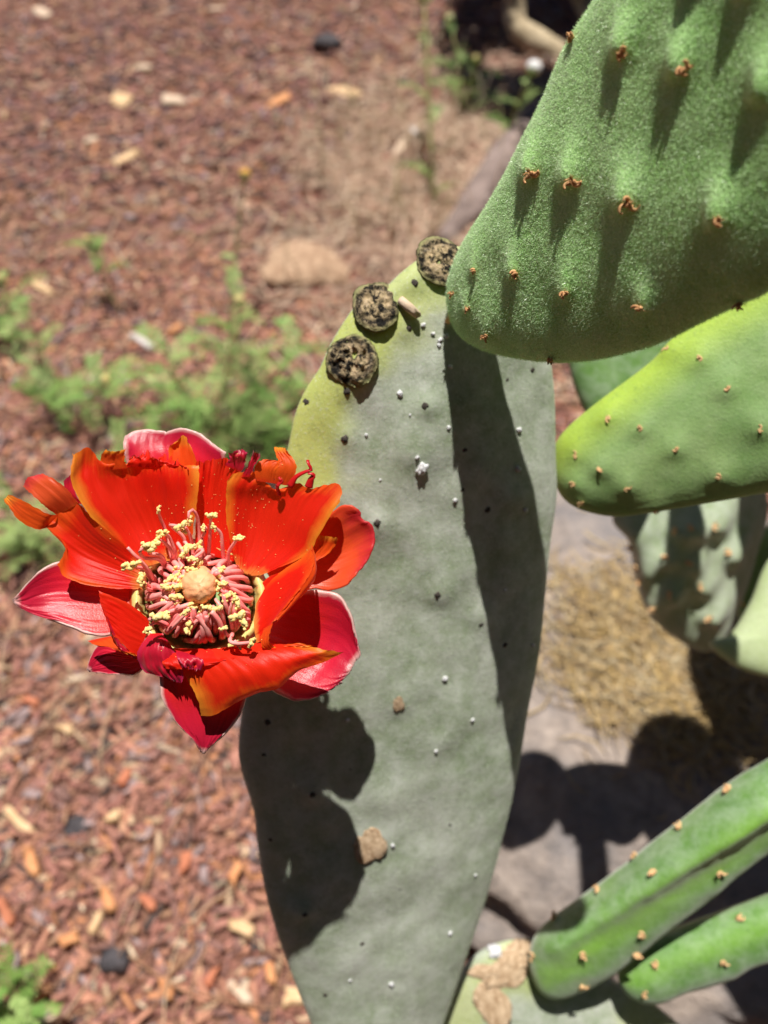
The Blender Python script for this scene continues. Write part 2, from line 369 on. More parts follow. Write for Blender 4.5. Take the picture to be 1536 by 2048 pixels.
chips = [  # photo px, length px, width px, angle deg in picture, kind
    (65, 1720, 70, 30, -75, 'orange'), (195, 1845, 56, 22, 55, 'tan'), (35, 1640, 75, 26, -45, 'tan'), (80, 1985, 65, 24, 30, 'orange'),
    (300, 1805, 60, 24, -50, 'rust'), (215, 1800, 58, 22, -60, 'orange'), (480, 1850, 60, 34, -30, 'tan'), (140, 1880, 60, 36, 10, 'orange'),
    (470, 1745, 60, 28, 70, 'orange'), (585, 1990, 56, 48, 20, 'tan'), (480, 1985, 70, 28, -40, 'pale'), (370, 1725, 60, 26, 80, 'rust'),
    (80, 15, 52, 26, -35, 'pale'), (240, 200, 56, 52, 0, 'tan'), (345, 195, 52, 40, 10, 'pale'), (285, 132, 36, 26, 0, 'pale'), (82, 570, 58, 24, -35, 'tan'),
    (282, 683, 62, 24, -38, 'white'), (822, 252, 62, 22, -60, 'white'), (1600 // 2, 290, 44, 24, 60, 'pale'), (690, 185, 60, 36, -20, 'tan'), (560, 205, 56, 30, 15, 'orange'),
    (250, 320, 52, 30, 30, 'tan'), (180, 285, 30, 26, 0, 'pale'), (430, 20, 36, 26, 0, 'pale'), (345, 660, 40, 22, 20, 'orange'), (135, 1460, 40, 26, -20, 'tan'),
    (230, 1640, 36, 24, 30, 'tan'), (420, 1480, 44, 26, 40, 'orange'), (60, 1400, 44, 22, -30, 'rust'), (540, 1940, 60, 24, -70, 'orange'), (420, 1950, 66, 22, 60, 'rust'),
    (330, 1975, 60, 24, -50, 'orange'), (20, 1830, 60, 24, -70, 'rust'), (255, 1560, 44, 24, 60, 'rust'), (1155, 1350, 40, 26, 10, 'orange')]
for i, (x, y, l, wd, a, k) in enumerate(chips):
    g = G(x, y, .012); d = (g - CAM).dot(FW); s = d / F
    e = G(x + 10 * math.cos(R(a)), y - 10 * math.sin(R(a)), .012) - g; az = math.atan2(e.y, e.x)
    st = 1.0 / max(.45, abs((g - CAM).normalized().z))
    V, Fc = slab_mesh('wood_chip', l * s * .5 * (1 + (st - 1) * abs(math.sin(R(a)))), wd * s * .5, .0035, i)
    o = mesh_obj('wood_chip', V, Fc, CHIPM[k], smooth=False)
    o.location = (g.x, g.y, gz(g.x, g.y) + .011); o.rotation_euler = (random.gauss(0, .1), random.gauss(0, .12), az)
    ar_ = l / wd; sz = 'long narrow ' if ar_ > 2.4 else 'short broad ' if ar_ < 1.55 else 'stubby ' if l < 45 else ''
    nm = sz + {'orange': 'orange wood chip', 'tan': 'tan wood chip', 'pale': 'pale bleached wood chip', 'white': 'greyish white chip', 'rust': 'rust red bark chip'}[k]
    wh = 'near the dark grey stone' if y > 1750 else 'below the open red flower' if y > 1300 else 'among the green weeds' if y > 450 else 'in the litter beyond the weeds'
    if x > 900: wh = 'beside the grey boulder'
    tag(o, nm + ' lying on the mulch ' + wh, 'wood chip', nm + 's ' + wh)
def lump(name, g, rx, ry, rz, mat, seed, label, cat, sub=3, rough=.35, sink=.3, group=None):
    bm = bmesh.new(); bmesh.ops.create_icosphere(bm, subdivisions=sub, radius=1)
    for v in bm.verts:
        n1 = noise.noise(v.co * 1.1 + Vector((seed * 3.1, 0, 0))); n2 = noise.noise(v.co * 3.3 + Vector((0, seed * 1.7, 0))); n3 = noise.noise(v.co * 8 + Vector((0, 0, seed)))
        k = 1 + rough * n1 + rough * .45 * n2 + rough * .16 * n3
        v.co = Vector((v.co.x * rx * k, v.co.y * ry * k, v.co.z * rz * k))
    me = bpy.data.meshes.new(name); bm.to_mesh(me); bm.free(); me.polygons.foreach_set('use_smooth', [True] * len(me.polygons)); me.materials.append(mat)
    o = link(bpy.data.objects.new(name, me)); o.location = (g.x, g.y, g.z + rz * (1 - sink)); tag(o, label, cat, group); return o
lump('stone', G(232, 1922), .013, .010, .008, CHIPM['stone'], 3, 'dark grey stone lying in the mulch among needles', 'stone')
lump('stone', G(1308 // 2, 98), .034, .026, .02, CHIPM['stone'], 5, 'small dark stone in the litter beyond the dry grass', 'stone')
lump('stone', G(160, 1655), .012, .011, .009, CHIPM['stone'], 8, 'blackish rounded lump in place of a shaded hole in the red mulch', 'stone', sink=.6)  # black lump added for the shade of a hole in the mulch
lump('stone', G(1372, 2005), .03, .03, .02, mat_simple('pale_stone', (.5, .42, .33), (.7, .62, .5), 90, .9, .6, .003), 12, 'pale stone beneath the thin green pads', 'stone', sink=.3)
lump('stone', G(610, 545), .075, .06, .022, mat_simple('tan_stone', (.30, .18, .11), (.58, .40, .27), 70, .9, .7, .006), 21, 'flat tan stone on the mulch behind the green weed', 'stone', sink=.5)

# boulder under the cactus
def mat_rock():
    m = N('boulder_rock'); v = m.obj(); a = m.noise(v, 7, 5, .6); b = m.noise(v, 60, 6, .7); c = m.noise(v, 230, 4, .7)
    col = m.ramp(b, [(.3, (.17, .145, .13)), (.5, (.34, .28, .245)), (.72, (.52, .43, .37))])
    col = m.mix(m.ramp(a, [(.42, 0.), (.6, .75)]), col, (.22, .205, .21))
    col = m.mix(m.ramp(c, [(.55, 0.), (.75, .5)]), col, (.5, .4, .33))
    m.l(col, m.b.inputs['Base Color']); m.set(rough=.92, spec=.15); m.bump(m.math('ADD', b, m.math('MULTIPLY', c, .3)), .9, .006); return m.m
M['rock'] = mat_rock()
rk = lump('boulder', Vector((.26, .33, 0)), .26, .30, .10, M['rock'], 31, 'low grey boulder lying in the shade under the cactus', 'boulder', sub=5, rough=.22, sink=.55)
# straw caught on the boulder
bv_r = None
def bvh_of(o):
    me = o.data; mw = Matrix.Translation(o.location)
    return BVHTree.FromPolygons([mw @ v.co for v in me.vertices], [tuple(p.vertices) for p in me.polygons])
bv_r = bvh_of(rk)
def straw_on_rock():
    V, Fc, col = [], [], []
    for k in range(2600):
        px, py = random.gauss(1320, 100), random.gauss(1330, 90)
        px += (py - 1330) * .45
        h = bv_r.ray_cast(CAM, ray(px, py).normalized())[0]
        if h is None: h = G(px, py)
        l = random.uniform(.012, .05); az = random.gauss(-.7, .9); z0 = h.z + random.uniform(.001, .009); pts = []
        for i in range(4):
            t = i / 3 - .5; pts.append((h.x + math.cos(az + t * .8) * l * t, h.y + math.sin(az + t * .8) * l * t, z0 + .003 * math.sin(i + k)))
        v, f = tube_data(pts, [.0004, .0007, .0007, .0003], 4); o = len(V); V += v; Fc += [tuple(i + o for i in q) for q in f]
        col += [(*random.choice(((.72, .52, .22), (.62, .45, .22), (.66, .55, .36), (.5, .36, .2))), 1)] * len(v)
    ob = mesh_obj('straw_debris', V, Fc, M['mulch']); add_attr(ob.data, 'tint', col)
    tag(ob, 'golden dry straw and needles caught on the grey boulder', 'straw', kind='stuff')
straw_on_rock()

# ------------------------------------------------------------------ cactus pads
CB = P(690, 2330, .36); CB.z = 0
cactus = empty('prickly_pear_cactus', (CB.x, CB.y, 0))
tag(cactus, 'prickly pear cactus with grey-green pads and one open red flower', 'cactus')

class Pad: pass
def make_pad(outline, plane, thick, mat, bumps=(), n=200, rings=46, ripe_glow=None, bend=None, lump_amp=.0, lump_s=28, exp=2.4, name='pad', label=None, med=.55):
    """outline in photo pixels on plane z = c - sx*x - sy*y (camera space); inflated on both sides"""
    c, sx, sy = plane
    pts3 = []
    for (x, y) in outline:
        a, b = (x - 768) / F, (1024 - y) / F; z = c / (1 + sx * a + sy * b); pts3.append(P(x, y, z))
    nrm = (RT * -sx + UP * -sy - FW).normalized()
    if nrm.dot(CAM - pts3[0]) < 0: nrm = -nrm
    o = sum(pts3, Vector()) / len(pts3)
    e1 = Vector(UP - nrm * UP.dot(nrm)).normalized(); e2 = e1.cross(nrm)
    Q = np.array([((p - o).dot(e2), (p - o).dot(e1)) for p in pts3])
    Q = catmull(Q, n, closed=True)
    ctr = Q.mean(0); cov = np.cov((Q - ctr).T); ev, evec = np.linalg.eigh(cov); axis = evec[:, 1]; half = np.abs((Q - ctr) @ axis).max() * med
    mid = ctr + np.clip((Q - ctr) @ axis * .8, -half, half)[:, None] * axis
    def uv_of(px, py):
        a, b = (px - 768) / F, (1024 - py) / F; c1 = c - thick * .47 * math.sqrt(1 + sx * sx + sy * sy); z = c1 / (1 + sx * a + sy * b); p = P(px, py, z) - o
        return np.array([p.dot(e2), p.dot(e1)])
    bl = [(uv_of(b[0], b[1]), *b[2:]) for b in bumps]
    rr = np.sin(np.linspace(.0, 1, rings) * math.pi / 2); rr[0] = .0
    V = []; Fc = []; rip = []
    for side in (1, -1):
        for k, r in enumerate(rr):
            if side == -1 and k == rings - 1: break
            q = mid + (Q - mid) * r
            h = thick * .5 * max(0., 1 - r ** exp) ** .5
            for i in range(n):
                u, v = q[i]; z = h
                if side == 1 or lump_amp:
                    pass
                fall = min(1., (1 - r) * 6)
                if lump_amp: z += fall * lump_amp * (noise.noise(Vector((u * lump_s, v * lump_s, side * 3.1 + thick * 99))) + .45 * noise.noise(Vector((u * lump_s * 2.7, v * lump_s * 2.7, side * 7.7))))
                if side == 1:
                    for (bc, hh, sg, (dx, dy), tail) in bl:
                        du, dv = u - bc[0], v - bc[1]
                        if abs(du) > 7 * sg * tail or abs(dv) > 7 * sg * tail: continue
                        al = du * dx + dv * dy; ac = -du * dy + dv * dx
                        sl = sg * (tail if al > 0 else .8)
                        z += hh * math.exp(-(al / sl) ** 2 - (ac / (sg * (1 + .25 * max(0, al) / sg / max(tail, 1)))) ** 2)
                zz = side * z
                if bend: zz += bend(u, v)
                V.append(o + e2 * u + e1 * v + nrm * zz)
                if ripe_glow is not None:
                    pw = V[-1]; cc = pw - CAM; d = cc.dot(FW); rip.append(ripe_glow(768 + F * cc.dot(RT) / d, 1024 - F * cc.dot(UP) / d) if side == 1 else 0.)
    nf = rings * n
    for k in range(rings - 1):
        for i in range(n): Fc.append((k * n + i, (k + 1) * n + i, (k + 1) * n + (i + 1) % n, k * n + (i + 1) % n))
    for k in range(rings - 1):
        for i in range(n):
            a = nf + k * n + i; b = nf + k * n + (i + 1) % n
            if k == rings - 2: c_, d_ = (rings - 1) * n + (i + 1) % n, (rings - 1) * n + i
            else: c_, d_ = nf + (k + 1) * n + (i + 1) % n, nf + (k + 1) * n + i
            Fc.append((a, b, c_, d_))
    ob = mesh_obj(name, V, Fc, mat, cactus)
    if ripe_glow is not None:
        at = ob.data.attributes.new('ripe_glow', 'FLOAT', 'POINT'); at.data.foreach_set('value', np.array(rip, np.float32))
    pd = Pad(); pd.o = ob; pd.bvh = BVHTree.FromPolygons(V, Fc); pd.nrm = nrm; pd.V = V; pd.F = Fc; pd.n = n; pd.rings = rings
    if label: ob['label'] = label
    def hit(px, py):
        h = pd.bvh.ray_cast(CAM, ray(px, py).normalized()); 
        if h[0] is None:
            a, b = (px - 768) / F, (1024 - py) / F; z = c / (1 + sx * a + sy * b); q = P(px, py, z); nn = pd.bvh.find_nearest(q); return nn[0], nn[1]
        return h[0], (h[1] if h[1].dot(CAM - h[0]) > 0 else -h[1])
    pd.hit = hit
    return pd

def sstep(a, b, x): t = min(1, max(0, (x - a) / (b - a))); return t * t * (3 - 2 * t)

# --- the grey main pad
main_out = [(850, 510), (890, 496), (935, 492), (985, 502), (1040, 545), (1080, 625), (1100, 720), (1108, 800), (1110, 900), (1112, 990), (1100, 1080), (1090, 1180), (1078, 1300), (1055, 1420), (1035, 1540),
            (1010, 1650), (975, 1780), (935, 1900), (890, 2030), (855, 2130), (815, 2230), (760, 2270), (700, 2230), (655, 2140), (622, 2048), (588, 1960), (552, 1860), (530, 1780), (515, 1690), (507, 1620),
            (488, 1560), (477, 1510), (479, 1460), (487, 1400), (500, 1300), (515, 1200), (530, 1100), (550, 1000), (575, 900), (590, 830), (612, 778), (640, 735), (660, 690), (690, 640), (718, 605), (765, 580), (802, 545)]
MPL = (.2486, -.297, .332)
mb = [(850, 812, .0016, .004, (0, 1), 1.2), (694, 783, .0012, .004, (0, 1), 1.2), (690, 878, .001, .004, (0, 1), 1), (830, 565, .001, .004, (0, 1), 1), (818, 657, .0012, .004, (0, 1), 1.2), (830, 900, .0022, .008, (0, 1), 1.6),
      (875, 1190, .0013, .005, (0, 1), 1.3), (755, 1047, .0012, .004, (0, 1), 1), (798, 1408, .0012, .005, (0, 1), 1.2), (625, 1590, .0012, .005, (0, 1), 1.2), (745, 1690, .001, .005, (0, 1), 1), (960, 1235, .001, .005, (0, 1), 1),
      (705, 720, .0016, .0085, (0, 1), 1), (752, 612, .0014, .008, (0, 1), 1), (880, 1480, .0008, .005, (0, 1), 1), (640, 1150, .001, .006, (0, 1), 1), (1040, 1000, .001, .005, (0, 1), 1), (610, 1830, .001, .005, (0, 1), 1)]
def ripe_main(x, y):
    if y < 480 or y > 1080: return 0.
    ex = np.interp(y, [500, 580, 640, 740, 900, 1000], [850, 765, 690, 640, 575, 550])
    wd = np.interp(y, [480, 560, 640, 700, 780, 900, 960, 1050], [220, 240, 215, 200, 115, 130, 170, 50])
    s = 1 - sstep(.45, 1.1, (x - ex) / wd + .25 * noise.noise(Vector((x * .018, y * .018, 3))))
    return s * (1 - sstep(960, 1060, y)) * (.75 if y < 620 else 1)
main = make_pad(main_out, MPL, .017, M['pad_grey'], mb, n=260, rings=64, ripe_glow=ripe_main, lump_amp=.0015, lump_s=34, label='large grey-green pad with corky scars along its yellowed edge')

# --- the velvety near pad at upper right
near_out = [(905, 600), (908, 560), (920, 520), (945, 470), (985, 410), (1020, 350), (1062, 268), (1100, 190), (1132, 110), (1165, 50), (1205, -10), (1260, -110), (1340, -230), (1460, -320), (1600, -340), (1740, -270),
            (1830, -100), (1830, 100), (1750, 310), (1650, 470), (1540, 578), (1480, 608), (1400, 645), (1320, 685), (1250, 706), (1180, 720), (1100, 723), (1020, 712), (965, 696), (930, 672), (912, 640)]
NPL = (.2787, 1.505, .38)
near_ar = [(1245, 103), (1362, 142), (1060, 347), (1143, 362), (1256, 406), (1436, 440), (948, 541), (1029, 548), (1133, 587), (1280, 615), (934, 617), (971, 672), (1530, 190), (1500, -30), (1400, -60)]
nb = []
for i, (x, y) in enumerate(near_ar):
    s = 1.0 if y < 500 else (.62 if x > 1000 else .4)
    nb.append((x, y - 3, .0021 * s, .0021 * (.7 + .3 * s), (.20, .98), 2.6))
    nb.append((x, y - 20, .0008 * s, .0055, (.20, .98), 1.4))
near = make_pad(near_out, NPL, .017, M['pad_velvet'], nb, n=340, rings=100, lump_amp=.0009, lump_s=34, exp=3.4, label='velvety bright green pad leaning over the grey pad')

# --- mid pad at right, behind
mid_out = [(1106, 920), (1112, 885), (1140, 850), (1200, 800), (1270, 748), (1310, 715), (1350, 670), (1420, 620), (1500, 573), (1600, 520), (1750, 470), (1900, 520), (1960, 680), (1900, 850), (1750, 950), (1536, 985),
           (1440, 1002), (1300, 1025), (1230, 1033), (1170, 1022), (1130, 1000), (1110, 965)]
mid_ar = [(1333, 697), (1400, 718), (1453, 778), (1215, 832), (1280, 858), (1350, 900), (1150, 912), (1198, 938), (1253, 978), (1150, 970), (1163, 1005), (1310, 1022), (1440, 958), (1520, 860)]
midp = make_pad(mid_out, (.2913, .30, .20), .017, M['pad_green'], [(x, y, .0012, .004, (0, 1), 1.6) for x, y in mid_ar], n=160, rings=36, lump_amp=.0018, lump_s=26,
                ripe_glow=lambda x, y: 1 - sstep(20, 130, (y - np.interp(x, [1100, 1200, 1310, 1420, 1536], [890, 800, 715, 620, 555]))), label='smooth bright green pad growing from the edge of the grey pad')  # sunlit glow of the upper margin painted in as yellow
# --- dark pad behind
dark_out = [(1125, 640), (1140, 740), (1165, 815), (1200, 860), (1260, 850), (1340, 790), (1410, 650), (1420, 500), (1330, 400), (1220, 420), (1150, 520)]
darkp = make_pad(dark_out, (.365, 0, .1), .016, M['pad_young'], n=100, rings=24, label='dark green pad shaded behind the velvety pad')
# --- hanging knobbly pad
knob_ar = [(1262, 1095), (1282, 1162), (1330, 1115), (1376, 1125), (1340, 1188), (1308, 1216), (1385, 1060), (1428, 1050), (1275, 1140), (1420, 1235), (1350, 1060), (1460, 1110), (1400, 1175)]
knob_out = [(1225, 1035), (1258, 1085), (1272, 1160), (1295, 1225), (1340, 1268), (1400, 1302), (1440, 1285), (1480, 1205), (1512, 1110), (1535, 1010), (1500, 930), (1380, 900), (1270, 950)]
knobp = make_pad(knob_out, (.418, -.1, .25), .018, M['pad_knob'], [(x, y, .007, .0075, (.45, .9), 2.6) for x, y in knob_ar], n=150, rings=40, label='knobbly grey-green pad hanging behind the smooth pads')
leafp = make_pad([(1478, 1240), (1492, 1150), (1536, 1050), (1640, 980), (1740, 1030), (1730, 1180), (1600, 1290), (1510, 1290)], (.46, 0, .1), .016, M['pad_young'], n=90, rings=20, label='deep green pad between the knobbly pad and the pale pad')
pale_out = [(1418, 1285), (1460, 1268), (1500, 1205), (1545, 1110), (1650, 1050), (1790, 1100), (1830, 1230), (1740, 1330), (1600, 1362), (1500, 1345), (1450, 1318)]
palep = make_pad(pale_out, (.43, .1, -.35), .016, M['pad_pale'], n=100, rings=24, label='pale yellowish green pad low behind the knobbly pad')
# --- low old pad and the two thin pads it carries
low_out = [(850, 2140), (880, 2030), (905, 1965), (950, 1912), (1000, 1886), (1060, 1880), (1130, 1900), (1210, 1950), (1330, 2025), (1420, 2130), (1400, 2300), (1250, 2420), (1000, 2420), (880, 2300)]
lowp = make_pad(low_out, (.320, -.1, .12), .018, M['pad_grey'], n=140, rings=30, lump_amp=.0012, ripe_glow=lambda x, y: .55 * sstep(.4, .6, .5 + .5 * noise.noise(Vector((x * .008, y * .008, 8)))) , label='old low pad with tan scabs on its top edge')
ta_out = [(1058, 1930), (1064, 1890), (1085, 1862), (1130, 1828), (1200, 1778), (1300, 1698), (1400, 1620), (1480, 1560), (1560, 1515), (1700, 1440), (1850, 1400), (1900, 1460), (1830, 1540), (1700, 1610),
          (1536, 1690), (1400, 1798), (1330, 1850), (1270, 1902), (1180, 1966), (1112, 1988), (1075, 1972)]
ta_ar = [(1310, 1746), (1438, 1742), (1456, 1575), (1360, 1660), (1272, 1712), (1198, 1780), (1110, 1838), (1168, 1908), (1070, 1910), (1285, 1870), (1160, 1970), (1270, 1905), (1456, 1585)]
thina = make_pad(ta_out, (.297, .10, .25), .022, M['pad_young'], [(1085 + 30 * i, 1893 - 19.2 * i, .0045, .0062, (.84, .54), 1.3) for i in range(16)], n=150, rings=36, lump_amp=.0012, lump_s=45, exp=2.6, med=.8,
                 ripe_glow=lambda x, y: .9 * math.exp(-((y - (1920 - (x - 1150) * .70)) / 42) ** 2), label='long thin green pad seen nearly edge-on')
tb_out = [(1236, 1955), (1255, 1925), (1300, 1888), (1400, 1850), (1536, 1800), (1650, 1760), (1800, 1740), (1850, 1800), (1780, 1860), (1536, 1905), (1450, 1950), (1370, 1972), (1300, 1996), (1255, 1985)]
tb_ar = [(1310, 1935), (1445, 1920), (1475, 1838), (1288, 1985)]
thinb = make_pad(tb_out, (.306, .05, .2), .02, M['pad_young'], n=110, rings=28, lump_amp=.001, lump_s=45, exp=2.6, med=.8, ripe_glow=lambda x, y: .6 * math.exp(-((y - (1945 - (x - 1300) * .36)) / 32) ** 2), label='second thin green pad below the edge-on pad')

# --- pads of the same plant outside the picture: trunk below, branches to the right
def wpad(pts, thick, mat, label, exp=2.4):
    """pad from a world outline: centre, two axes"""
    c, a, b, la, lb = [Vector(x) if hasattr(x, '__len__') else x for x in pts]
    a = a.normalized(); b = (b - a * b.dot(a)).normalized(); nn = a.cross(b); n = 60; rings = 14; V = []; Fc = []
    rr = np.sin(np.linspace(0, 1, rings) * math.pi / 2); rr[0] = .02
    for side in (1, -1):
        for k, r in enumerate(rr):
            if side < 0 and k == rings - 1: break
            for i in range(n):
                t = 2 * math.pi * i / n; s = 1 + .16 * math.cos(t)
                V.append(c + a * (math.cos(t) * la * r) + b * (math.sin(t) * lb * r * s) + nn * (side * thick * .5 * max(0, 1 - r ** exp) ** .5))
    nf = rings * n
    for k in range(rings - 1):
        for i in range(n): Fc.append((k * n + i, (k + 1) * n + i, (k + 1) * n + (i + 1) % n, k * n + (i + 1) % n))
        for i in range(n):
            if k == rings - 2: Fc.append((nf + k * n + i, nf + k * n + (i + 1) % n, (rings - 1) * n + (i + 1) % n, (rings - 1) * n + i))
            else: Fc.append((nf + k * n + i, nf + k * n + (i + 1) % n, nf + (k + 1) * n + (i + 1) % n, nf + (k + 1) * n + i))
    Fc.append(tuple(range(n))[::-1]); Fc.append(tuple(range(nf, nf + n)))
    o = mesh_obj('pad', V, Fc, mat, cactus); o['label'] = label; return o
WP = [((-.006, -.022, .14), (0, .15, 1), (1, .1, 0), .19, .09, 'trunk pad standing in the ground below the grey pad'),
      ((.07, -.05, .24), (.6, .3, .8), (.8, -.3, -.4), .13, .08, 'lower branch pad under the old low pad')]
WP += [((.25, .315, .66), (.9, .3, .3), (-.3, .9, .2), .055, .07, 'flat pad held over the boulder beside the velvety pad'),
       ((.165, .25, .67), (0, .18, .98), (0, .98, -.18), .05, .085, 'upright pad standing beyond the velvety pad'),
       ((.38, .43, .68), (.7, .5, .5), (-.5, .8, -.1), .15, .11, 'broad pad reaching out over the boulder'),
       ((.34, .20, .60), (.8, -.2, .5), (.2, .9, .2), .12, .10, 'broad pad above the thin green pads'),
       ((.46, .06, .38), (-.3, .3, .9), (.5, .7, -.1), .17, .10, 'stout branch pad beside the boulder'),
       ((.46, -.02, .10), (.1, .1, 1), (.9, .3, 0), .15, .10, 'second trunk pad rooted by the boulder')]
for c_, a_, b_, la, lb, lab in WP: wpad((c_, a_, b_, la, lb), .024, M['pad_grey'], lab)

# ------------------------------------------------------------------ areoles, scars, wax
def curl_mesh(seed, fine=True):
    rnd = random.Random(seed); parts = []
    for k in range(rnd.randint(3, 4) if fine else 3):
        a0 = rnd.uniform(0, 6.28); R0 = rnd.uniform(.25, .5); turns = rnd.uniform(2.2, 4.2); cx, cy = rnd.uniform(-.3, .3), rnd.uniform(-.3, .3); tilt = rnd.uniform(-.6, .6); pts = []
        for i in range(11):
            t = i / 10; a = a0 + turns * t; r = R0 * (1 - .45 * t)
            p = Vector((r * math.cos(a) - R0 * math.cos(a0), r * math.sin(a) - R0 * math.sin(a0), .15 + .75 * t)); p = Matrix.Rotation(tilt, 3, 'X') @ p
            pts.append(p + Vector((cx, cy, -.1)))
        parts.append(tube_data(pts, [.24 * (1 - .75 * (i / 10) ** 1.3) + .03 for i in range(11)], 6))
    for k in range(26 if fine else 8):                 # bristles
        a = rnd.uniform(0, 6.28); e = rnd.uniform(.3, 1.3); L = rnd.uniform(.5, 1.0); c0 = Vector((rnd.uniform(-.3, .3), rnd.uniform(-.3, .3), 0))
        d = Vector((math.cos(a) * math.cos(e), math.sin(a) * math.cos(e), math.sin(e)))
        parts.append(tube_data([c0, c0 + d * L * .5, c0 + d * L + Vector((0, 0, -.06))], [.05, .035, .008], 3))
    return join(parts)
def shared(name, data, mat, smooth=True):
    me = bpy.data.meshes.new(name); me.from_pydata([tuple(v) for v in data[0]], [], data[1])
    me.polygons.foreach_set('use_smooth', [smooth] * len(me.polygons)); me.materials.append(mat); return me
TUFT = [shared('areole_tuft', curl_mesh(s), M['tuft']) for s in range(6)]
TUFT_T = [shared('areole_tuft', curl_mesh(s + 20, False), M['tuft_tan']) for s in range(4)]
def blob_mesh(seed, amp=.35, sub=2, freq=2.2, flat=1.):
    bm = bmesh.new(); bmesh.ops.create_icosphere(bm, subdivisions=sub, radius=1)
    for v in bm.verts:
        k = 1 + amp * noise.noise(v.co * freq + Vector((seed * 5.3, seed, 0))) + amp * .6 * noise.noise(v.co * freq * 2.6 + Vector((0, seed * 2.2, seed)))
        v.co *= k; v.co.z *= flat
    V = [v.co.copy() for v in bm.verts]; Fc = [tuple(x.index for x in f.verts) for f in bm.faces]; bm.free(); return V, Fc
PIT = [shared('areole', blob_mesh(s, .4, 2, 2.2, .6), M['pit']) for s in range(4)]
WAX = [shared('cochineal_insect', blob_mesh(s + 9, .6, 3, 2.0, .6), M['wax']) for s in range(4)]
SCAB = [shared('scab', blob_mesh(s + 19, .45, 3, 1.3, .22), M['scab']) for s in range(3)]
def put(name, meshes, pad, px, py, size, spin=None, lift=0., tilt=None, parent=True):
    h, nn = pad.hit(px, py)
    q = quat_to(nn if tilt is None else (nn + tilt).normalized(), random.uniform(0, 6.28) if spin is None else spin)
    return inst(name, random.choice(meshes), h + nn * lift, q, size, pad.o if parent else None)
def depth_scale(pad, px, py): h, _ = pad.hit(px, py); return (h - CAM).dot(FW) / F
for (x, y) in near_ar[:12]:
    put('areole', TUFT, near, x, y, depth_scale(near, x, y) * (18.5 if y < 500 else 15 if x > 1000 else 10), lift=.0002)
put('areole', TUFT, near, 1374, 133, depth_scale(near, 1374, 133) * 12, lift=.0003)
for x, y, s in ((1146, 80, 17), (1478, 604, 16), (1103, 716, 12), (906, 588, 8)):
    put('areole', TUFT, near, x, y, depth_scale(near, x, y) * s, lift=.0004)
for x, y in mid_ar:
    k = depth_scale(midp, x, y) * 10; put('areole', TUFT_T, midp, x, y, (k, k, k * .5), lift=-.0002)
for x, y in knob_ar: put('areole', TUFT_T, knobp, x, y, depth_scale(knobp, x, y) * 10.5, lift=.0004)
for x, y in ((1500, 1145), (1470, 1205), (1510, 1208), (1425, 1208)): put('areole', TUFT_T, leafp, x, y, depth_scale(leafp, x, y) * 9, lift=.0003)
for x, y in ta_ar: put('areole', TUFT_T, thina, x, y, depth_scale(thina, x, y) * 12, lift=.0006)
for x, y in tb_ar: put('areole', TUFT_T, thinb, x, y, depth_scale(thinb, x, y) * 11, lift=.0006)
main_ar = [(612, 803, 9), (690, 878, 10), (694, 783, 10), (818, 657, 9), (830, 565, 10), (850, 812, 9), (897, 640, 7), (755, 1047, 10), (875, 1190, 9), (535, 1445, 9), (528, 1510, 7), (625, 1590, 9), (540, 1680, 7), (610, 1830, 8),
           (725, 1888, 7), (962, 1250, 8), (930, 900, 8), (975, 1020, 9), (925, 980, 7), (1010, 1290, 8), (900, 1650, 6), (1015, 760, 7), (1065, 740, 8), (700, 1540, 5), (800, 1780, 5), (650, 1990, 7)]
for x, y, s in main_ar: put('areole', PIT, main, x, y, depth_scale(main, x, y) * s * .85, lift=-.0004)
wax = [(843, 937, 13, 0), (1035, 938, 9, 0), (800, 788, 8, 0), (866, 668, 6, 0), (880, 680, 7, 0), (893, 672, 6, 0), (878, 690, 6, 0), (900, 733, 6, 0), (846, 650, 6, 0), (889, 1357, 7, 0), (732, 870, 4, 0), (1038, 860, 7, 0), (897, 855, 5, 0), (1050, 1020, 6, 0),
       (785, 1690, 6, 0), (783, 1968, 6, 0), (872, 1502, 5, 0), (695, 1440, 5, 0), (950, 1750, 4, 0), (900, 1866, 5, 0), (733, 640, 5, 0), (700, 1960, 4, 0), (820, 830, 3, 0), (910, 1000, 6, 0), (835, 915, 6, 0), (945, 1440, 5, 0), (1010, 1180, 4, 0), (760, 960, 3, 0), (1065, 1290, 5, 0), (990, 640, 5, 0)]
for i, (x, y, s, _) in enumerate(wax):
    d = depth_scale(main, x, y) * s * .78
    o = put('cochineal_insect', WAX, main, x, y, (d, d * random.uniform(.7, 1.3), d), lift=d * .35, parent=False)
    if i == 0: tag(o, 'largest white waxy cochineal tuft, standing proud of the grey pad', 'insect', 'cochineal insects')
    else:
        wh = 'in the cluster below the velvety pad' if y < 740 and x > 800 else 'near the corky scars of the grey pad' if y < 900 and x < 860 else 'low on the grey pad under the flower' if y > 1340 else 'beside the long shadow on the grey pad'
        tag(o, 'small white waxy cochineal speck ' + wh, 'insect', 'cochineal specks ' + wh)
put('scab', SCAB, main, 740, 1690, (.0052, .0066, .0016), spin=.3, lift=-.0001)
put('scab', SCAB, main, 797, 1408, (.0018, .003, .001), spin=.2, lift=-.0001)
for x, y, a, b in ((1018, 1945, .010, .006), (968, 1945, .007, .003), (985, 2010, .007, .011), (1030, 1905, .008, .004)): put('scab', SCAB, lowp, x, y, (a, b, .0025), spin=.4)
wx = put('cochineal_insect', WAX, lowp, 990, 1903, .0028, parent=False); tag(wx, 'white waxy cochineal speck on the old low pad', 'insect', 'cochineal insects')
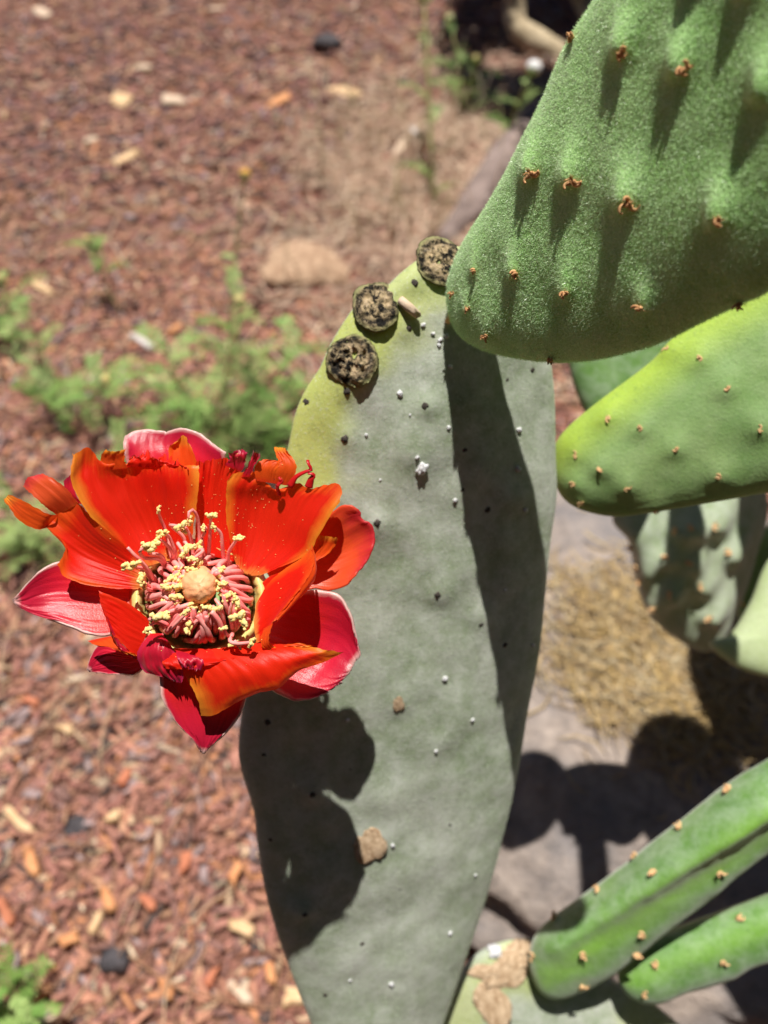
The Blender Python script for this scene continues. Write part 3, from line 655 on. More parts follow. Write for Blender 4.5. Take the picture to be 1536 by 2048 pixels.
# corky scars where fruit or pads broke off
def scar_mesh(seed):
    rnd = random.Random(seed); n, rg = 72, 24; V = []; Fc = []
    for k in range(rg):
        r = (k + .001) / (rg - 1)
        for i in range(n):
            t = 2 * math.pi * i / n; u, v = math.cos(t), math.sin(t)
            edge = 1 + .16 * noise.noise(Vector((u * 1.1, v * 1.1, seed))) + .05 * noise.noise(Vector((u * 7, v * 7, seed)))
            z = .62 * (1 - r ** 2.6) - .16 + .12 * math.exp(-((r - .80) / .13) ** 2) - .13 * math.exp(-(r / .35) ** 2)
            z += (.5 * noise.noise(Vector((u * r * 2.6, v * r * 2.6, seed * 2))) + .34 * noise.noise(Vector((u * r * 6, v * r * 6, seed * 3))) + .16 * noise.noise(Vector((u * r * 14, v * r * 14, seed)))) * (1 - r ** 6)
            V.append((u * r * edge, v * r * edge, z - .05))
    for k in range(rg - 1):
        for i in range(n): Fc.append((k * n + i, (k + 1) * n + i, (k + 1) * n + (i + 1) % n, k * n + (i + 1) % n))
    Fc.append(tuple(range(n))); Fc.append(tuple(range((rg - 1) * n, rg * n))[::-1]); return V, Fc
for i, (x, y, rx, ry, tl) in enumerate(((704, 720, 52, 50, (-.04, 0, 0)), (752, 612, 52, 46, (-.05, .08, .08)), (884, 522, 54, 50, (0, .12, .1)))):
    ds = depth_scale(main, x, y); me = shared('corky_scar', scar_mesh(i + 3), M['scar'])
    put('corky_scar', [me], main, x, y, (rx * 1.04 * ds, ry * 1.04 * ds, 17 * ds), spin=1.2 * i, lift=.0, tilt=Vector(tl))
def stub(px, py, qx, qy, pad, rad):
    h, nn = pad.hit(px, py); h2, n2 = pad.hit(qx, qy)
    v, f = tube_data([h + nn * .0006, (h + h2) * .5 + nn * .0022, h2 + n2 * .002, h2 + n2 * .0028], [rad, rad * 1.15, rad * .9, rad * .5], 8)
    mesh_obj('dry_spine_scale', v, f, CHIPM['pale'], pad.o)
stub(800, 600, 832, 634, main, .0013)
h0, n0 = main.hit(893, 645); h1, n1 = main.hit(903, 612)
v, f = tube_data([h0 + n0 * .001, (h0 + h1) * .5 + n0 * .003, h1 + n1 * .004], [.0009, .0007, .0005], 6); mesh_obj('dry_spine_scale', v, f, M['tuft_tan'], main.o)

# velvet of tiny hairs on the near pad: uncountable
def velvet(pad, n, L, wd, mat):
    V = np.array([tuple(v) for v in pad.V]); Fq = np.array([f for f in pad.F if len(f) == 4])
    A, B, D = V[Fq[:, 0]], V[Fq[:, 1]], V[Fq[:, 3]]; nr = np.cross(B - A, D - A); ar = np.linalg.norm(nr, axis=1); ok = ar > 1e-12
    ctr = (A + V[Fq[:, 2]]) * .5; ok &= (np.einsum('ij,ij->i', np.array(CAM) - ctr, np.array([tuple(pad.nrm)] * len(ctr))) > -1)
    idx = rng.choice(np.where(ok)[0], n, p=ar[ok] / ar[ok].sum())
    u, v = rng.random((n, 1)), rng.random((n, 1))
    p = A[idx] * (1 - u) * (1 - v) + B[idx] * u * (1 - v) + V[Fq[idx, 2]] * u * v + D[idx] * (1 - u) * v
    nn = nr[idx] / ar[idx][:, None]
    out = ctr[idx] - np.array(tuple(sum(pad.V, Vector()) / len(pad.V))); flip = np.einsum('ij,ij->i', nn, out) < 0; nn[flip] *= -1
    d = nn * .8 + rng.normal(size=(n, 3)) * .45; d /= np.linalg.norm(d, axis=1)[:, None]
    s = np.cross(d, rng.normal(size=(n, 3))); s /= np.linalg.norm(s, axis=1)[:, None]
    l = L * (.5 + rng.random((n, 1)))
    tri = np.stack([p - s * wd - nn * .00003, p + s * wd - nn * .00003, p + d * l], 1).reshape(-1, 3)
    me = bpy.data.meshes.new('velvet_hair'); me.vertices.add(n * 3); me.vertices.foreach_set('co', tri.ravel().astype(np.float32))
    me.loops.add(n * 3); me.loops.foreach_set('vertex_index', np.arange(n * 3, dtype=np.int32)); me.polygons.add(n)
    me.polygons.foreach_set('loop_start', np.arange(0, n * 3, 3, dtype=np.int32)); me.polygons.foreach_set('loop_total', np.full(n, 3, np.int32)); me.update()
    me.materials.append(mat); o = link(bpy.data.objects.new('velvet_hair', me)); setpar(o, pad.o); o['kind'] = 'stuff'; return o
def mat_hair():
    m = N('velvet_hair_pale'); m.set(col=(.74, .90, .62), rough=.3, spec=.6)
    tr = m.n('BsdfTranslucent'); tr.inputs[0].default_value = (.62, .88, .44, 1); mx = m.n('MixShader'); mx.inputs[0].default_value = .4
    m.l(m.b.outputs[0], mx.inputs[1]); m.l(tr.outputs[0], mx.inputs[2]); m.l(mx.outputs[0], m.out.inputs[0]); return m.m
M['hair'] = mat_hair()
velvet(near, 200000, .0006, .00005, M['hair'])
velvet(main, 90000, .00042, .00004, M['hair'])

# ------------------------------------------------------------------ the flower
FD = .197
def fc(X, Y, mm): return P(X / 1.9692, 840 + Y / 1.9692, FD + mm * .001)
flower = empty('flower', tuple(fc(780, 700, 22)), cactus)
flower['label'] = 'open red and orange cactus flower with yellow anthers'
PET = []
def petal(curves, mat, nu=44, nv=34, ruff=.6, name='petal', seed=0, thick=0., fray=0., label=None):
    """lofted through curves from base to tip; each curve is crop pixel + mm of depth"""
    G_ = np.array([catmull(c, nu) for c in curves])              # k,nu,3
    V = np.zeros((nv, nu, 3))
    for j in range(nu):
        col = G_[:, j]; q = catmull(col, nv) if len(col) > 2 else np.stack([col[0] * (1 - t) + col[-1] * t for t in np.linspace(0, 1, nv)])
        V[:, j] = q
    pts = []; uvs = []
    for i in range(nv):
        v = i / (nv - 1)
        for j in range(nu):
            u = j / (nu - 1); X, Y, m = V[i, j]
            a = ruff * v * v; s = seed * 9.7
            e = abs(u - .5) * 2
            m += a * 1.5 * noise.noise(Vector((u * 5 + s, v * 2.2, s))) + a * .9 * noise.noise(Vector((u * 13 + s, v * 5, s + 3))) + .18 * noise.noise(Vector((u * 24, v * 2 + s, 1)))
            if fray and v > .7:
                k = (v - .7) / .3; r = noise.noise(Vector((u * 17, s, .3))) + .6 * noise.noise(Vector((u * 39, s, 1.3)))
                X += fray * k * k * 10 * noise.noise(Vector((u * 23, s, 5))); Y += fray * k * k * 22 * r; m -= fray * k * 2.2 * r
            eg = max(0., e - .8) * 5 + (max(0., v - .85) * 6.6)
            if ruff and eg > 0:
                X += eg * (4.5 * noise.noise(Vector((v * 9 + s, u * 9, 2))) + 2.6 * noise.noise(Vector((v * 27 + s, u * 30, 6)))); Y += eg * (4.5 * noise.noise(Vector((v * 9, u * 9 + s, 12))) + 2.6 * noise.noise(Vector((v * 27, u * 30 + s, 16))))
            pts.append(fc(X, Y, m)); uvs.append((u, v))
    Fc = [(i * nu + j, i * nu + j + 1, (i + 1) * nu + j + 1, (i + 1) * nu + j) for i in range(nv - 1) for j in range(nu - 1)]
    o = mesh_obj(name, pts, Fc, mat, flower)
    uv = o.data.uv_layers.new(name='UVMap'); li = np.array([l.vertex_index for l in o.data.loops]); uv.data.foreach_set('uv', np.array(uvs, np.float32)[li].ravel())
    if thick:
        md = o.modifiers.new('thickness', 'SOLIDIFY'); md.thickness = thick; md.offset = 0; md.use_even_offset = False
    if label: o['label'] = label
    PET.append((pts, Fc)); return o

# outer magenta tepals
petal([[(560, 300, 9), (700, 300, 9), (800, 300, 9)], [(500, 170, 6), (690, 160, 8), (880, 170, 6)], [(486, 110, 5), (600, 90, 8), (690, 95, 8.6), (790, 100, 7), (884, 132, 5)],
       [(493, 64, 7), (560, 39, 8), (640, 42, 9), (655, 50, 9.4), (672, 42, 9), (725, 33, 8), (785, 52, 7.5), (835, 88, 6.5), (882, 130, 5)]], M['sepal'], name='sepal', thick=.0007, seed=1, ruff=.4)
petal([[(560, 640, 7), (560, 720, 5), (545, 800, 2)], [(400, 575, 7), (400, 690, 5.6), (420, 850, 1)], [(240, 556, 4), (250, 690, 4.6), (335, 838, 1)], [(150, 600, 1.6), (160, 700, 3), (235, 798, 1)], [(90, 665, 2.4), (90, 706, 3), (140, 768, 2)], [(56, 706, 3), (54, 711, 3.3), (60, 722, 3)]],
      M['sepal'], name='sepal', thick=.0007, seed=2, ruff=.25)
petal([[(640, 860, 3), (600, 930, 3)], [(500, 900, 3), (540, 998, 2)], [(400, 884, 4), (470, 1002, 2.6)], [(360, 930, 4.6), (400, 997, 3.4)], [(346, 984, 5), (352, 986, 4.6)]], M['sepal'], name='sepal', thick=.0006, seed=3, ruff=.2)
petal([[(640, 900, -2), (780, 900, 0), (980, 900, -1)], [(630, 1000, -3), (800, 1010, -1), (985, 1010, -2)], [(634, 1075, -3.4), (800, 1090, -.6), (968, 1090, -2.2)], [(652, 1125, -3), (800, 1140, 0), (952, 1150, -1.6)], [(705, 1205, -1.6), (800, 1215, .6), (905, 1215, -.4)], [(765, 1262, -.2), (802, 1268, 1.0), (850, 1268, .4)], [(796, 1306, 1.2), (801, 1313, 1.4), (807, 1306, 1.2)]],
      M['sepal'], name='sepal', thick=.0007, seed=4, ruff=.2)
petal([[(1040, 680, 4), (1030, 800, 2), (1000, 900, 0), (960, 960, 0)], [(1180, 670, 6), (1180, 830, 8), (1100, 960, 6), (1040, 1030, 2)], [(1315, 682, 5), (1310, 860, 9), (1220, 990, 7.5), (1095, 1075, 2.5)], [(1372, 742, 4.5), (1370, 880, 7.5), (1300, 1000, 6), (1175, 1108, 3)], [(1396, 830, 5), (1400, 905, 6.4), (1365, 985, 5.2), (1270, 1084, 4)], [(1412, 905, 6), (1416, 920, 6.4), (1408, 945, 6), (1345, 1030, 5)]],
      M['sepal'], name='sepal', thick=.0007, seed=5, ruff=.2)
petal([[(1050, 600, 6), (1100, 680, 5), (1130, 700, 5)], [(1180, 480, 8), (1220, 590, 9), (1230, 665, 7)], [(1270, 400, 7), (1340, 520, 9.5), (1295, 672, 7)], [(1335, 342, 6), (1425, 480, 8.4), (1360, 652, 6)], [(1385, 338, 5.4), (1420, 362, 5.6), (1424, 388, 6), (1462, 412, 6.2), (1476, 465, 6.5), (1455, 540, 6.4), (1400, 612, 5.8)]],
      M['petal_pink'], seed=6, ruff=.35, thick=.0005)
# inner petals, back row first
petal([[(770, 540, 6), (850, 540, 6.5), (930, 560, 6)], [(770, 380, 5), (850, 380, 6), (920, 390, 5)], [(770, 250, 2.6), (840, 240, 4), (930, 260, 2.6)], [(770, 165, 2), (830, 158, 3), (880, 148, 2.4), (945, 195, 2)]], M['petal_red'], seed=7, ruff=.7, fray=.6)
petal([[(690, 300, 6), (770, 300, 6)], [(672, 200, 4), (775, 200, 4)], [(664, 110, 3), (700, 100, 4), (770, 150, 3)], [(690, 95, 2.6), (722, 60, 3.4), (745, 90, 2.6)]], M['petal_orange'], nu=20, nv=20, seed=8, ruff=.5)
# left, two-lobed
petal([[(560, 670, 2.5), (550, 600, 2.5), (570, 560, 3)], [(400, 658, .5), (420, 560, 3), (490, 492, .5)], [(262, 622, -1), (320, 500, 2.4), (400, 415, -.8)],
       [(228, 570, -1.5), (262, 500, .2), (232, 462, .3), (178, 420, -.6), (205, 392, .6), (225, 372, .6), (255, 330, .4), (285, 305, -.8), (320, 340, -1)]], M['petal'], seed=9, ruff=.35, nu=60, label='ragged left petal with two curled lobes')
petal([[(182, 425, -.5), (230, 374, .8)], [(140, 430, -1.5), (190, 370, -2.6)], [(72, 392, -1.5), (110, 328, -3)], [(40, 350, -.6), (58, 302, -1.6)], [(17, 312, .6), (34, 294, .2)]], M['petal_orange'], nu=18, nv=26, seed=10, ruff=.3)
petal([[(224, 376, .8), (310, 330, -.4)], [(165, 330, -2.2), (265, 275, -2.2)], [(118, 285, -2), (212, 232, -2.6)], [(93, 262, -.4), (108, 228, -1.4), (165, 211, -.8)]], M['petal_pink'], nu=18, nv=26, seed=11, ruff=.3)
petal([[(300, 330, 3), (340, 330, 3)], [(258, 280, 2), (300, 300, 2)], [(250, 240, 1.4), (290, 205, 1.4)]], M['shrivel'], nu=12, nv=12, seed=12, ruff=.4)
# upper left, big with yellow margin
petal([[(545, 585, 4), (640, 560, 4.6), (740, 540, 5)], [(440, 460, 1), (590, 420, 5.4), (762, 420, 2.5)], [(345, 365, -2.6), (540, 310, 4), (776, 320, .4)], [(284, 255, -4), (480, 220, 2.4), (785, 235, -1)], [(278, 205, -4.4), (355, 180, -.6), (510, 170, 1), (640, 170, 1.2), (783, 190, -1)],
       [(286, 132, -3.4), (345, 112, -1.6), (372, 140, -.4), (420, 168, .8), (500, 165, 1.4), (560, 150, 1.4), (640, 162, 1.4), (710, 176, 1), (782, 178, -.6)]], M['petal_edge'], nu=70, nv=44, seed=13, ruff=.55, fray=.45, label='broad upper petal with a yellow-orange margin')
petal([[(400, 200, .6), (500, 190, 1)], [(396, 150, -.4), (490, 150, -.2)], [(410, 118, -1), (450, 124, -1.6), (494, 115, -.6)]], M['petal_orange'], nu=16, nv=14, seed=14, ruff=.5)
petal([[(500, 185, 1), (640, 188, 1), (740, 195, .6)], [(505, 162, .2), (640, 166, .1), (745, 186, .2)], [(515, 142, .6), (580, 132, .6), (650, 156, .2), (745, 190, .2)]], M['petal_red'], nu=60, nv=18, seed=15, ruff=1.0, fray=1.3)
# upper right
petal([[(930, 580, 4.6), (970, 610, 4), (1030, 612, 3)], [(896, 420, 1.6), (1010, 470, 5.4), (1205, 530, 1)], [(890, 320, .4), (1040, 340, 4.8), (1262, 440, -1)], [(893, 255, -.8), (1050, 270, 3), (1170, 300, 2), (1318, 350, -2)], [(915, 208, -.6), (1000, 205, 1.6), (1100, 285, 2), (1165, 245, 1.6), (1225, 272, 1), (1308, 250, -.6), (1342, 268, -1.4), (1340, 325, -2)]],
      M['petal_edge'], nu=70, nv=44, seed=16, ruff=.5, fray=.3, label='broad upper right petal with orange side lobe')
petal([[(885, 180, 1.4), (950, 205, 1.4)], [(905, 150, .6), (962, 180, .4)], [(898, 132, 0), (940, 118, -.6), (974, 122, -.4)]], M['shrivel'], nu=16, nv=16, seed=17, ruff=1.4, fray=.6)
petal([[(950, 225, .6), (985, 225, .6)], [(975, 180, -.4), (1000, 185, -.4)], [(992, 140, -1), (1022, 150, -1)], [(998, 124, -1.4), (1024, 134, -1.4)]], M['shrivel'], nu=12, nv=18, seed=18, ruff=1.3, fray=.4)
petal([[(1010, 240, 1.2), (1080, 250, 1.6)], [(1002, 190, .4), (1090, 195, .2)], [(1030, 158, .8), (1120, 163, .4)], [(1085, 158, 1.6), (1150, 172, 1.2)]], M['petal_orange'], nu=26, nv=26, seed=19, ruff=.9)
petal([[(1080, 250, 1.6), (1140, 260, 1.6)], [(1085, 200, .2), (1165, 205, .2)], [(1095, 160, .2), (1162, 165, .2)], [(1082, 125, 1.4), (1130, 120, 1.4)], [(1080, 106, 2.4), (1125, 110, 2.4)]], M['petal_orange'], nu=22, nv=30, seed=20, ruff=.9)
for k, (pp) in enumerate(([(1140, 262, 1.4), (1165, 225, .6), (1200, 205, 0), (1225, 195, -.4), (1215, 172, -.6), (1212, 158, -.2)], [(1215, 265, .8), (1225, 235, .2), (1236, 215, -.2), (1212, 210, -.6)], [(1100, 290, 1), (1092, 262, -1), (1108, 240, -1.6), (1098, 225, -1.6)])):
    pts = catmull(pp, 16); v, f = tube_data([fc(*q) for q in pts], [.0011 * (1 - .6 * i / 15) for i in range(16)], 6, flat=.5); mesh_obj('torn_strip', v, f, M['shrivel'], flower)
# small orange flap between
petal([[(1200, 560, 2), (1240, 560, 2)], [(1235, 500, 2), (1300, 520, 2.4)], [(1250, 452, 1), (1335, 465, 1)]], M['petal_orange'], nu=18, nv=16, seed=21, ruff=.5)
# red strip between upper right petal and folded petal
petal([[(1010, 660, 4), (1040, 720, 3)], [(1070, 610, 3.6), (1110, 680, 3)], [(1150, 570, 3), (1190, 630, 3)]], M['petal_red'], nu=16, nv=16, seed=22, ruff=.3)
# folded right petal: face, rolled edge
petal([[(1010, 880, -4), (1000, 800, -3), (1010, 720, -1)], [(1040, 860, -5), (1050, 740, -2.6), (1060, 640, 0)], [(1055, 830, -7), (1120, 690, -5), (1130, 580, -1)], [(1070, 800, -9), (1180, 640, -7.4), (1195, 538, -2.4)], [(1085, 790, -9.4), (1225, 600, -7.6), (1226, 490, -3)]], M['petal'], seed=23, ruff=.35)
petal([[(1085, 788, -9.4), (1150, 700, -8.4), (1225, 600, -7.6), (1228, 492, -3)], [(1095, 790, -8.8), (1165, 715, -8), (1240, 615, -6.6), (1244, 540, -3)], [(1085, 800, -5), (1170, 712, -4), (1235, 640, -3), (1240, 570, 0)]], M['petal_orange'], nu=30, nv=12, seed=24, ruff=.4)
petal([[(1040, 820, -7), (1075, 800, -9.2)], [(1026, 860, -7.6), (1060, 850, -9.4)], [(1032, 890, -8), (1062, 880, -9)], [(1060, 906, -7.4), (1086, 894, -8)]], M['petal_orange'], nu=14, nv=18, seed=25, ruff=.3)
# lower right big orange-red petal, rolled down over the magenta tepals
petal([[(690, 930, -4), (860, 900, -5), (1000, 880, -4), (1080, 880, -3)], [(720, 990, -5.6), (900, 950, -8), (1080, 905, -7.4), (1200, 888, -5)], [(770, 1080, -6.4), (940, 1010, -9.4), (1110, 955, -9), (1280, 905, -6.4)], [(788, 1140, -5.4), (900, 1100, -7.4), (1080, 1030, -8.6), (1200, 960, -7), (1320, 912, -6)],
       [(790, 1166, -4.6), (850, 1160, -5.4), (925, 1118, -6), (1010, 1078, -6.6), (1095, 1058, -7), (1142, 1018, -6.6), (1185, 985, -6.2), (1270, 955, -5.8), (1356, 914, -5.4)]], M['petal_fold'], nu=60, nv=36, seed=26, ruff=.35, label='orange petal rolled down over the lower magenta tepals')
petal([[(1040, 925, -4), (1120, 900, -4)], [(1060, 905, -6), (1170, 878, -6)], [(1120, 895, -6.6), (1232, 892, -6)]], M['petal_orange'], nu=16, nv=12, seed=33, ruff=.4)
# small red petal across the lower rim and shrivelled magenta bits
petal([[(690, 900, -4), (820, 900, -4.6), (960, 900, -4)], [(700, 950, -7), (830, 950, -7.6), (980, 912, -6)], [(735, 985, -8), (850, 958, -8.4), (985, 916, -6.6)]], M['petal_red'], nu=30, nv=16, seed=27, ruff=.7)
petal([[(590, 840, -3), (640, 840, -3.4)], [(560, 880, -5), (640, 880, -7), (680, 900, -5)], [(540, 930, -5.6), (630, 930, -8), (700, 940, -6.4)], [(570, 990, -5), (640, 1000, -7), (720, 990, -7)], [(640, 1010, -5), (690, 1032, -6), (722, 1034, -6.6)]], M['shrivel'], nu=34, nv=34, seed=28, ruff=2.0, fray=.3)
petal([[(640, 925, -6.6), (700, 915, -6)], [(640, 960, -8.6), (740, 960, -8.4)], [(650, 980, -8), (760, 985, -8)]], M['petal_red'], nu=16, nv=12, seed=29, ruff=.9)
petal([[(690, 905, -6), (730, 915, -6)], [(700, 940, -9), (800, 945, -9)], [(720, 975, -9), (790, 985, -8.6)]], M['shrivel'], nu=16, nv=14, seed=34, ruff=2.0, fray=.5)
# left lower folded red petal
petal([[(590, 790, -1), (570, 860, -2), (540, 930, -3)], [(540, 745, -3), (500, 800, -4), (520, 920, -4)], [(470, 705, -5), (445, 760, -5.4), (480, 880, -5)], [(400, 678, -6.4), (400, 730, -6.4), (440, 840, -5.6)], [(388, 672, -6.4), (396, 715, -6.6), (430, 810, -6)]], M['petal_red'], nu=34, nv=28, seed=30, ruff=.35, label='bright red petal folded inward at the left')
petal([[(400, 700, -6.2), (430, 790, -6), (470, 870, -5), (535, 935, -4)], [(405, 740, -5), (432, 820, -5.4), (470, 895, -5), (530, 940, -3.6)], [(420, 770, -3), (440, 850, -3.6), (480, 905, -4), (530, 932, -2.6)]], M['shrivel'], nu=36, nv=12, seed=31, ruff=1.2, fray=.5)
petal([[(345, 870, 0), (440, 850, -1)], [(380, 890, -2), (470, 880, -3)], [(430, 895, -4), (500, 905, -4)], [(500, 920, -4.4), (540, 928, -4.4)]], M['petal_orange'], nu=18, nv=18, seed=32, ruff=1.0, fray=.3)

# cup, style base, stigma
def ringpts(cx, cy, rx, ry, mm, n, tilt=.37):
    out = []
    for k in range(n):
        t = 2 * math.pi * k / n; x = cx + rx * math.cos(t); y = cy - ry * math.sin(t)
        out.append(fc(x, y, mm + tilt * (ry * math.sin(t)) * .0648))
    return out
def cup():
    n = 72; V = []; Fc = []
    prof = [(1.17, 3.2), (1.12, 1.8), (1.05, 1.6), (1.0, 3.2), (.93, 7), (.8, 11), (.5, 13.5), (.05, 14)]
    for j, (s, mm) in enumerate(prof):
        q = ringpts(785, 705, 228 * s, 195 * s, mm, n)
        if 2 <= j <= 5:
            ax = fc(785, 705, mm)
            for k in range(n):                                        # grooves between stamen bases
                if k % 2: q[k] = q[k] + (q[k] - ax) * .03
        V += q
    for j in range(len(prof) - 1):
        for k in range(n): Fc.append((j * n + k, j * n + (k + 1) % n, (j + 1) * n + (k + 1) % n, (j + 1) * n + k))
    Fc.append(tuple(range((len(prof) - 1) * n, len(prof) * n)))
    mesh_obj('flower_cup', V, Fc, M['nectary'], flower)
cup()
def receptacle():
    n = 60; V = []; Fc = []
    prof = [(1.16, 3.4), (1.22, 5), (1.16, 8), (1.0, 12), (.75, 16), (.55, 22)]
    for s_, mm in prof: V += ringpts(785, 705, 228 * s_, 195 * s_, mm, n)
    for j in range(len(prof) - 1):
        for k in range(n): Fc.append((j * n + k, (j + 1) * n + k, (j + 1) * n + (k + 1) % n, j * n + (k + 1) % n))
    mesh_obj('receptacle', V, Fc, M['petal_base'], flower)
M['petal_base'] = mat_fleshy('petal_base_red', (.62, .05, .015), (.70, .14, .03), .1, 300, .45)
receptacle()
def stigma():
    V = []; Fc = []; n, rg = 80, 22
    for j in range(rg):
        t = j / (rg - 1); ph = t * math.pi * .62; r = math.sin(ph) / .93
        for k in range(n):
            a = 2 * math.pi * k / n
            lobe = 1 - .05 * (abs(math.sin(a * 3.5 + .4)) < .16) * (t > .5) - .05 * abs(math.cos(a * 3.5)) * t
            rr_ = 70 * r * lobe * (1 + .06 * noise.noise(Vector((math.cos(a) * 2, math.sin(a) * 2, t * 3))))
            gro = .16 * math.exp(-((math.sin(a * 3.5 + .4)) / .22) ** 2) * min(1, t * 1.6)
            V.append(fc(784 + rr_ * math.cos(a), 648 - rr_ * 1.02 * math.sin(a), -11.5 + 5.2 * (1 - math.cos(ph)) + gro + .35 * noise.noise(Vector((math.cos(a) * r * 4, math.sin(a) * r * 4, 2))) + .33 * rr_ * math.sin(a) * .0648))
    for j in range(rg - 1):
        for k in range(n): Fc.append((j * n + k, j * n + (k + 1) % n, (j + 1) * n + (k + 1) % n, (j + 1) * n + k))
    mesh_obj('stigma', V, Fc, M['stigma'], flower)
    pts = [fc(784, 655, -7), fc(784, 675, 0), fc(785, 700, 12)]
    v, f = tube_data(pts, [.0031, .0029, .0036], 16); mesh_obj('style', v, f, M['stigma'], flower)
stigma()
# stamens
def anther_data(seed):
    rnd = random.Random(seed); parts = []
    for k in range(22):
        t = k / 21 * 2 - 1; c_ = Vector((t * .95 + rnd.uniform(-.12, .12), rnd.gauss(0, .2), rnd.gauss(0, .18))); r = rnd.choice((.2, .3, .5, .55)) * (1 - .35 * abs(t))
        bm = bmesh.new(); bmesh.ops.create_icosphere(bm, subdivisions=1, radius=r)
        for v in bm.verts: v.co = v.co * (1 + .5 * noise.noise(v.co * 5 + Vector((k, seed, 0)))) + c_
        parts.append(([v.co.copy() for v in bm.verts], [tuple(x.index for x in f.verts) for f in bm.faces])); bm.free()
    return join(parts)
ANT = [shared('anther', anther_data(s), M['anther'], True) for s in range(7)]
def stamen(pts_crop, rad=.0005, an=1.0, ang=None):
    pts = catmull(pts_crop, 16); W = [fc(*q) for q in pts]
    v, f = tube_data(W, [rad * (1.15 - .35 * i / 15) for i in range(16)], 7); mesh_obj('filament', v, f, M['filament'], flower)
    if an:
        d = (W[-1] - W[-3]).normalized(); sd_ = d.cross(FW)
        if sd_.length < .1: sd_ = RT.copy()
        sd_.normalize()
        if ang is not None: sd_ = (RT * math.cos(R(ang)) + UP * math.sin(R(ang)))
        q = sd_.to_track_quat('X', 'Z'); s = .00128 * an
        inst('anther', random.choice(ANT), W[-1], q, (s, s * .85, s * .85), flower)
# crop 2 coordinates (x4.267, offset 200,980) -> crop 1
def c2(x, y, mm): return ((200 + x / 4.267) * 1.9692, (140 + y / 4.267) * 1.9692, mm)
hand = [  # loose stamens read off the photograph: base, bend(s), tip, anther angle, size
    ([(620, 600, 3), (560, 350, 1), (510, 230, -2), (500, 165, -5)], 75, .75), ([(640, 620, 3), (640, 520, 0), (590, 400, -3), (540, 368, -6)], 10, 1.1), ([(600, 640, 2), (620, 540, -1), (540, 440, -4), (490, 430, -7)], 60, 1.0),
    ([(560, 640, 1), (520, 560, -3), (420, 540, -6), (440, 480, -8)], 20, 1.7), ([(560, 660, 1), (500, 590, -3), (380, 580, -6), (340, 520, -8), (420, 470, -9)], 0, 1.3), ([(480, 780, 1), (400, 680, -3), (320, 660, -6), (260, 650, -8)], 15, 1.4),
    ([(450, 800, 1), (360, 620, -4), (300, 560, -6), (235, 490, -7)], None, 0), ([(480, 800, 0), (420, 690, -4), (350, 610, -7), (320, 620, -8)], 30, .8), ([(450, 840, 0), (390, 800, -5), (350, 760, -8)], 100, 1.2), ([(470, 860, 0), (420, 850, -4), (375, 820, -6)], 90, .8),
    ([(850, 600, 4), (850, 380, 1), (830, 230, -2), (790, 170, -4), (755, 200, -4.6), (768, 260, -4)], 85, .9), ([(720, 600, 3), (720, 420, 0), (620, 320, -3), (600, 300, -5), (690, 310, -6)], 40, 1.4), ([(800, 620, 4), (780, 430, 1), (730, 320, -2), (715, 350, -4)], 120, .8),
    ([(920, 620, 4), (935, 420, 0), (945, 270, -3), (955, 215, -5)], 5, 1.1), ([(900, 620, 4), (870, 430, -1), (910, 330, -3), (880, 325, -4)], 80, .7), ([(1060, 640, 3), (1045, 480, -1), (1030, 370, -3), (970, 315, -5)], 120, .8), ([(1090, 640, 3), (1100, 530, 0), (1150, 450, -3), (1180, 408, -5)], 5, 1.0),
    ([(880, 640, 3), (880, 520, -1), (850, 480, -4)], 85, 1.1), ([(760, 640, 3), (740, 520, -3), (720, 440, -5), (760, 490, -7)], 20, 1.3), ([(700, 620, 2), (690, 500, -3), (660, 450, -5), (720, 540, -8)], 60, 1.2), ([(760, 660, 2), (840, 520, -4), (880, 520, -6), (790, 590, -9)], 0, 1.0),
    ([(580, 1150, -6), (460, 1100, -9), (420, 1110, -10), (520, 1075, -12)], 10, 1.7), ([(560, 1160, -6), (470, 1130, -8), (415, 1190, -9)], 40, 1.0), ([(640, 1140, -6), (600, 1190, -9), (700, 1090, -12), (730, 1045, -12)], 30, 1.0), ([(700, 1200, -6), (740, 1140, -10), (760, 1170, -11)], 80, 1.2),
    ([(1130, 1230, -6), (1110, 1290, -9), (1180, 1310, -10), (1295, 1300, -11)], 60, 1.0), ([(1120, 1260, -6), (1080, 1230, -8.6), (1055, 1180, -10)], 20, .8), ([(1150, 1290, -8), (1190, 1340, -9)], -50, .6),
    ([(1250, 1180, -4), (1270, 1060, -8), (1200, 1050, -11), (1170, 1080, -12)], 30, 1.6), ([(1240, 1190, -5), (1270, 1110, -9), (1225, 1110, -11), (1225, 1140, -12)], 110, 1.1), ([(1130, 1180, -5), (1110, 1040, -10), (1150, 920, -12)], 80, .9), ([(1190, 1150, -5), (1200, 1030, -10), (1170, 970, -12)], 90, 1.0)]
for pts, ang, s in hand: stamen([c2(*p) for p in pts], an=s, ang=ang)
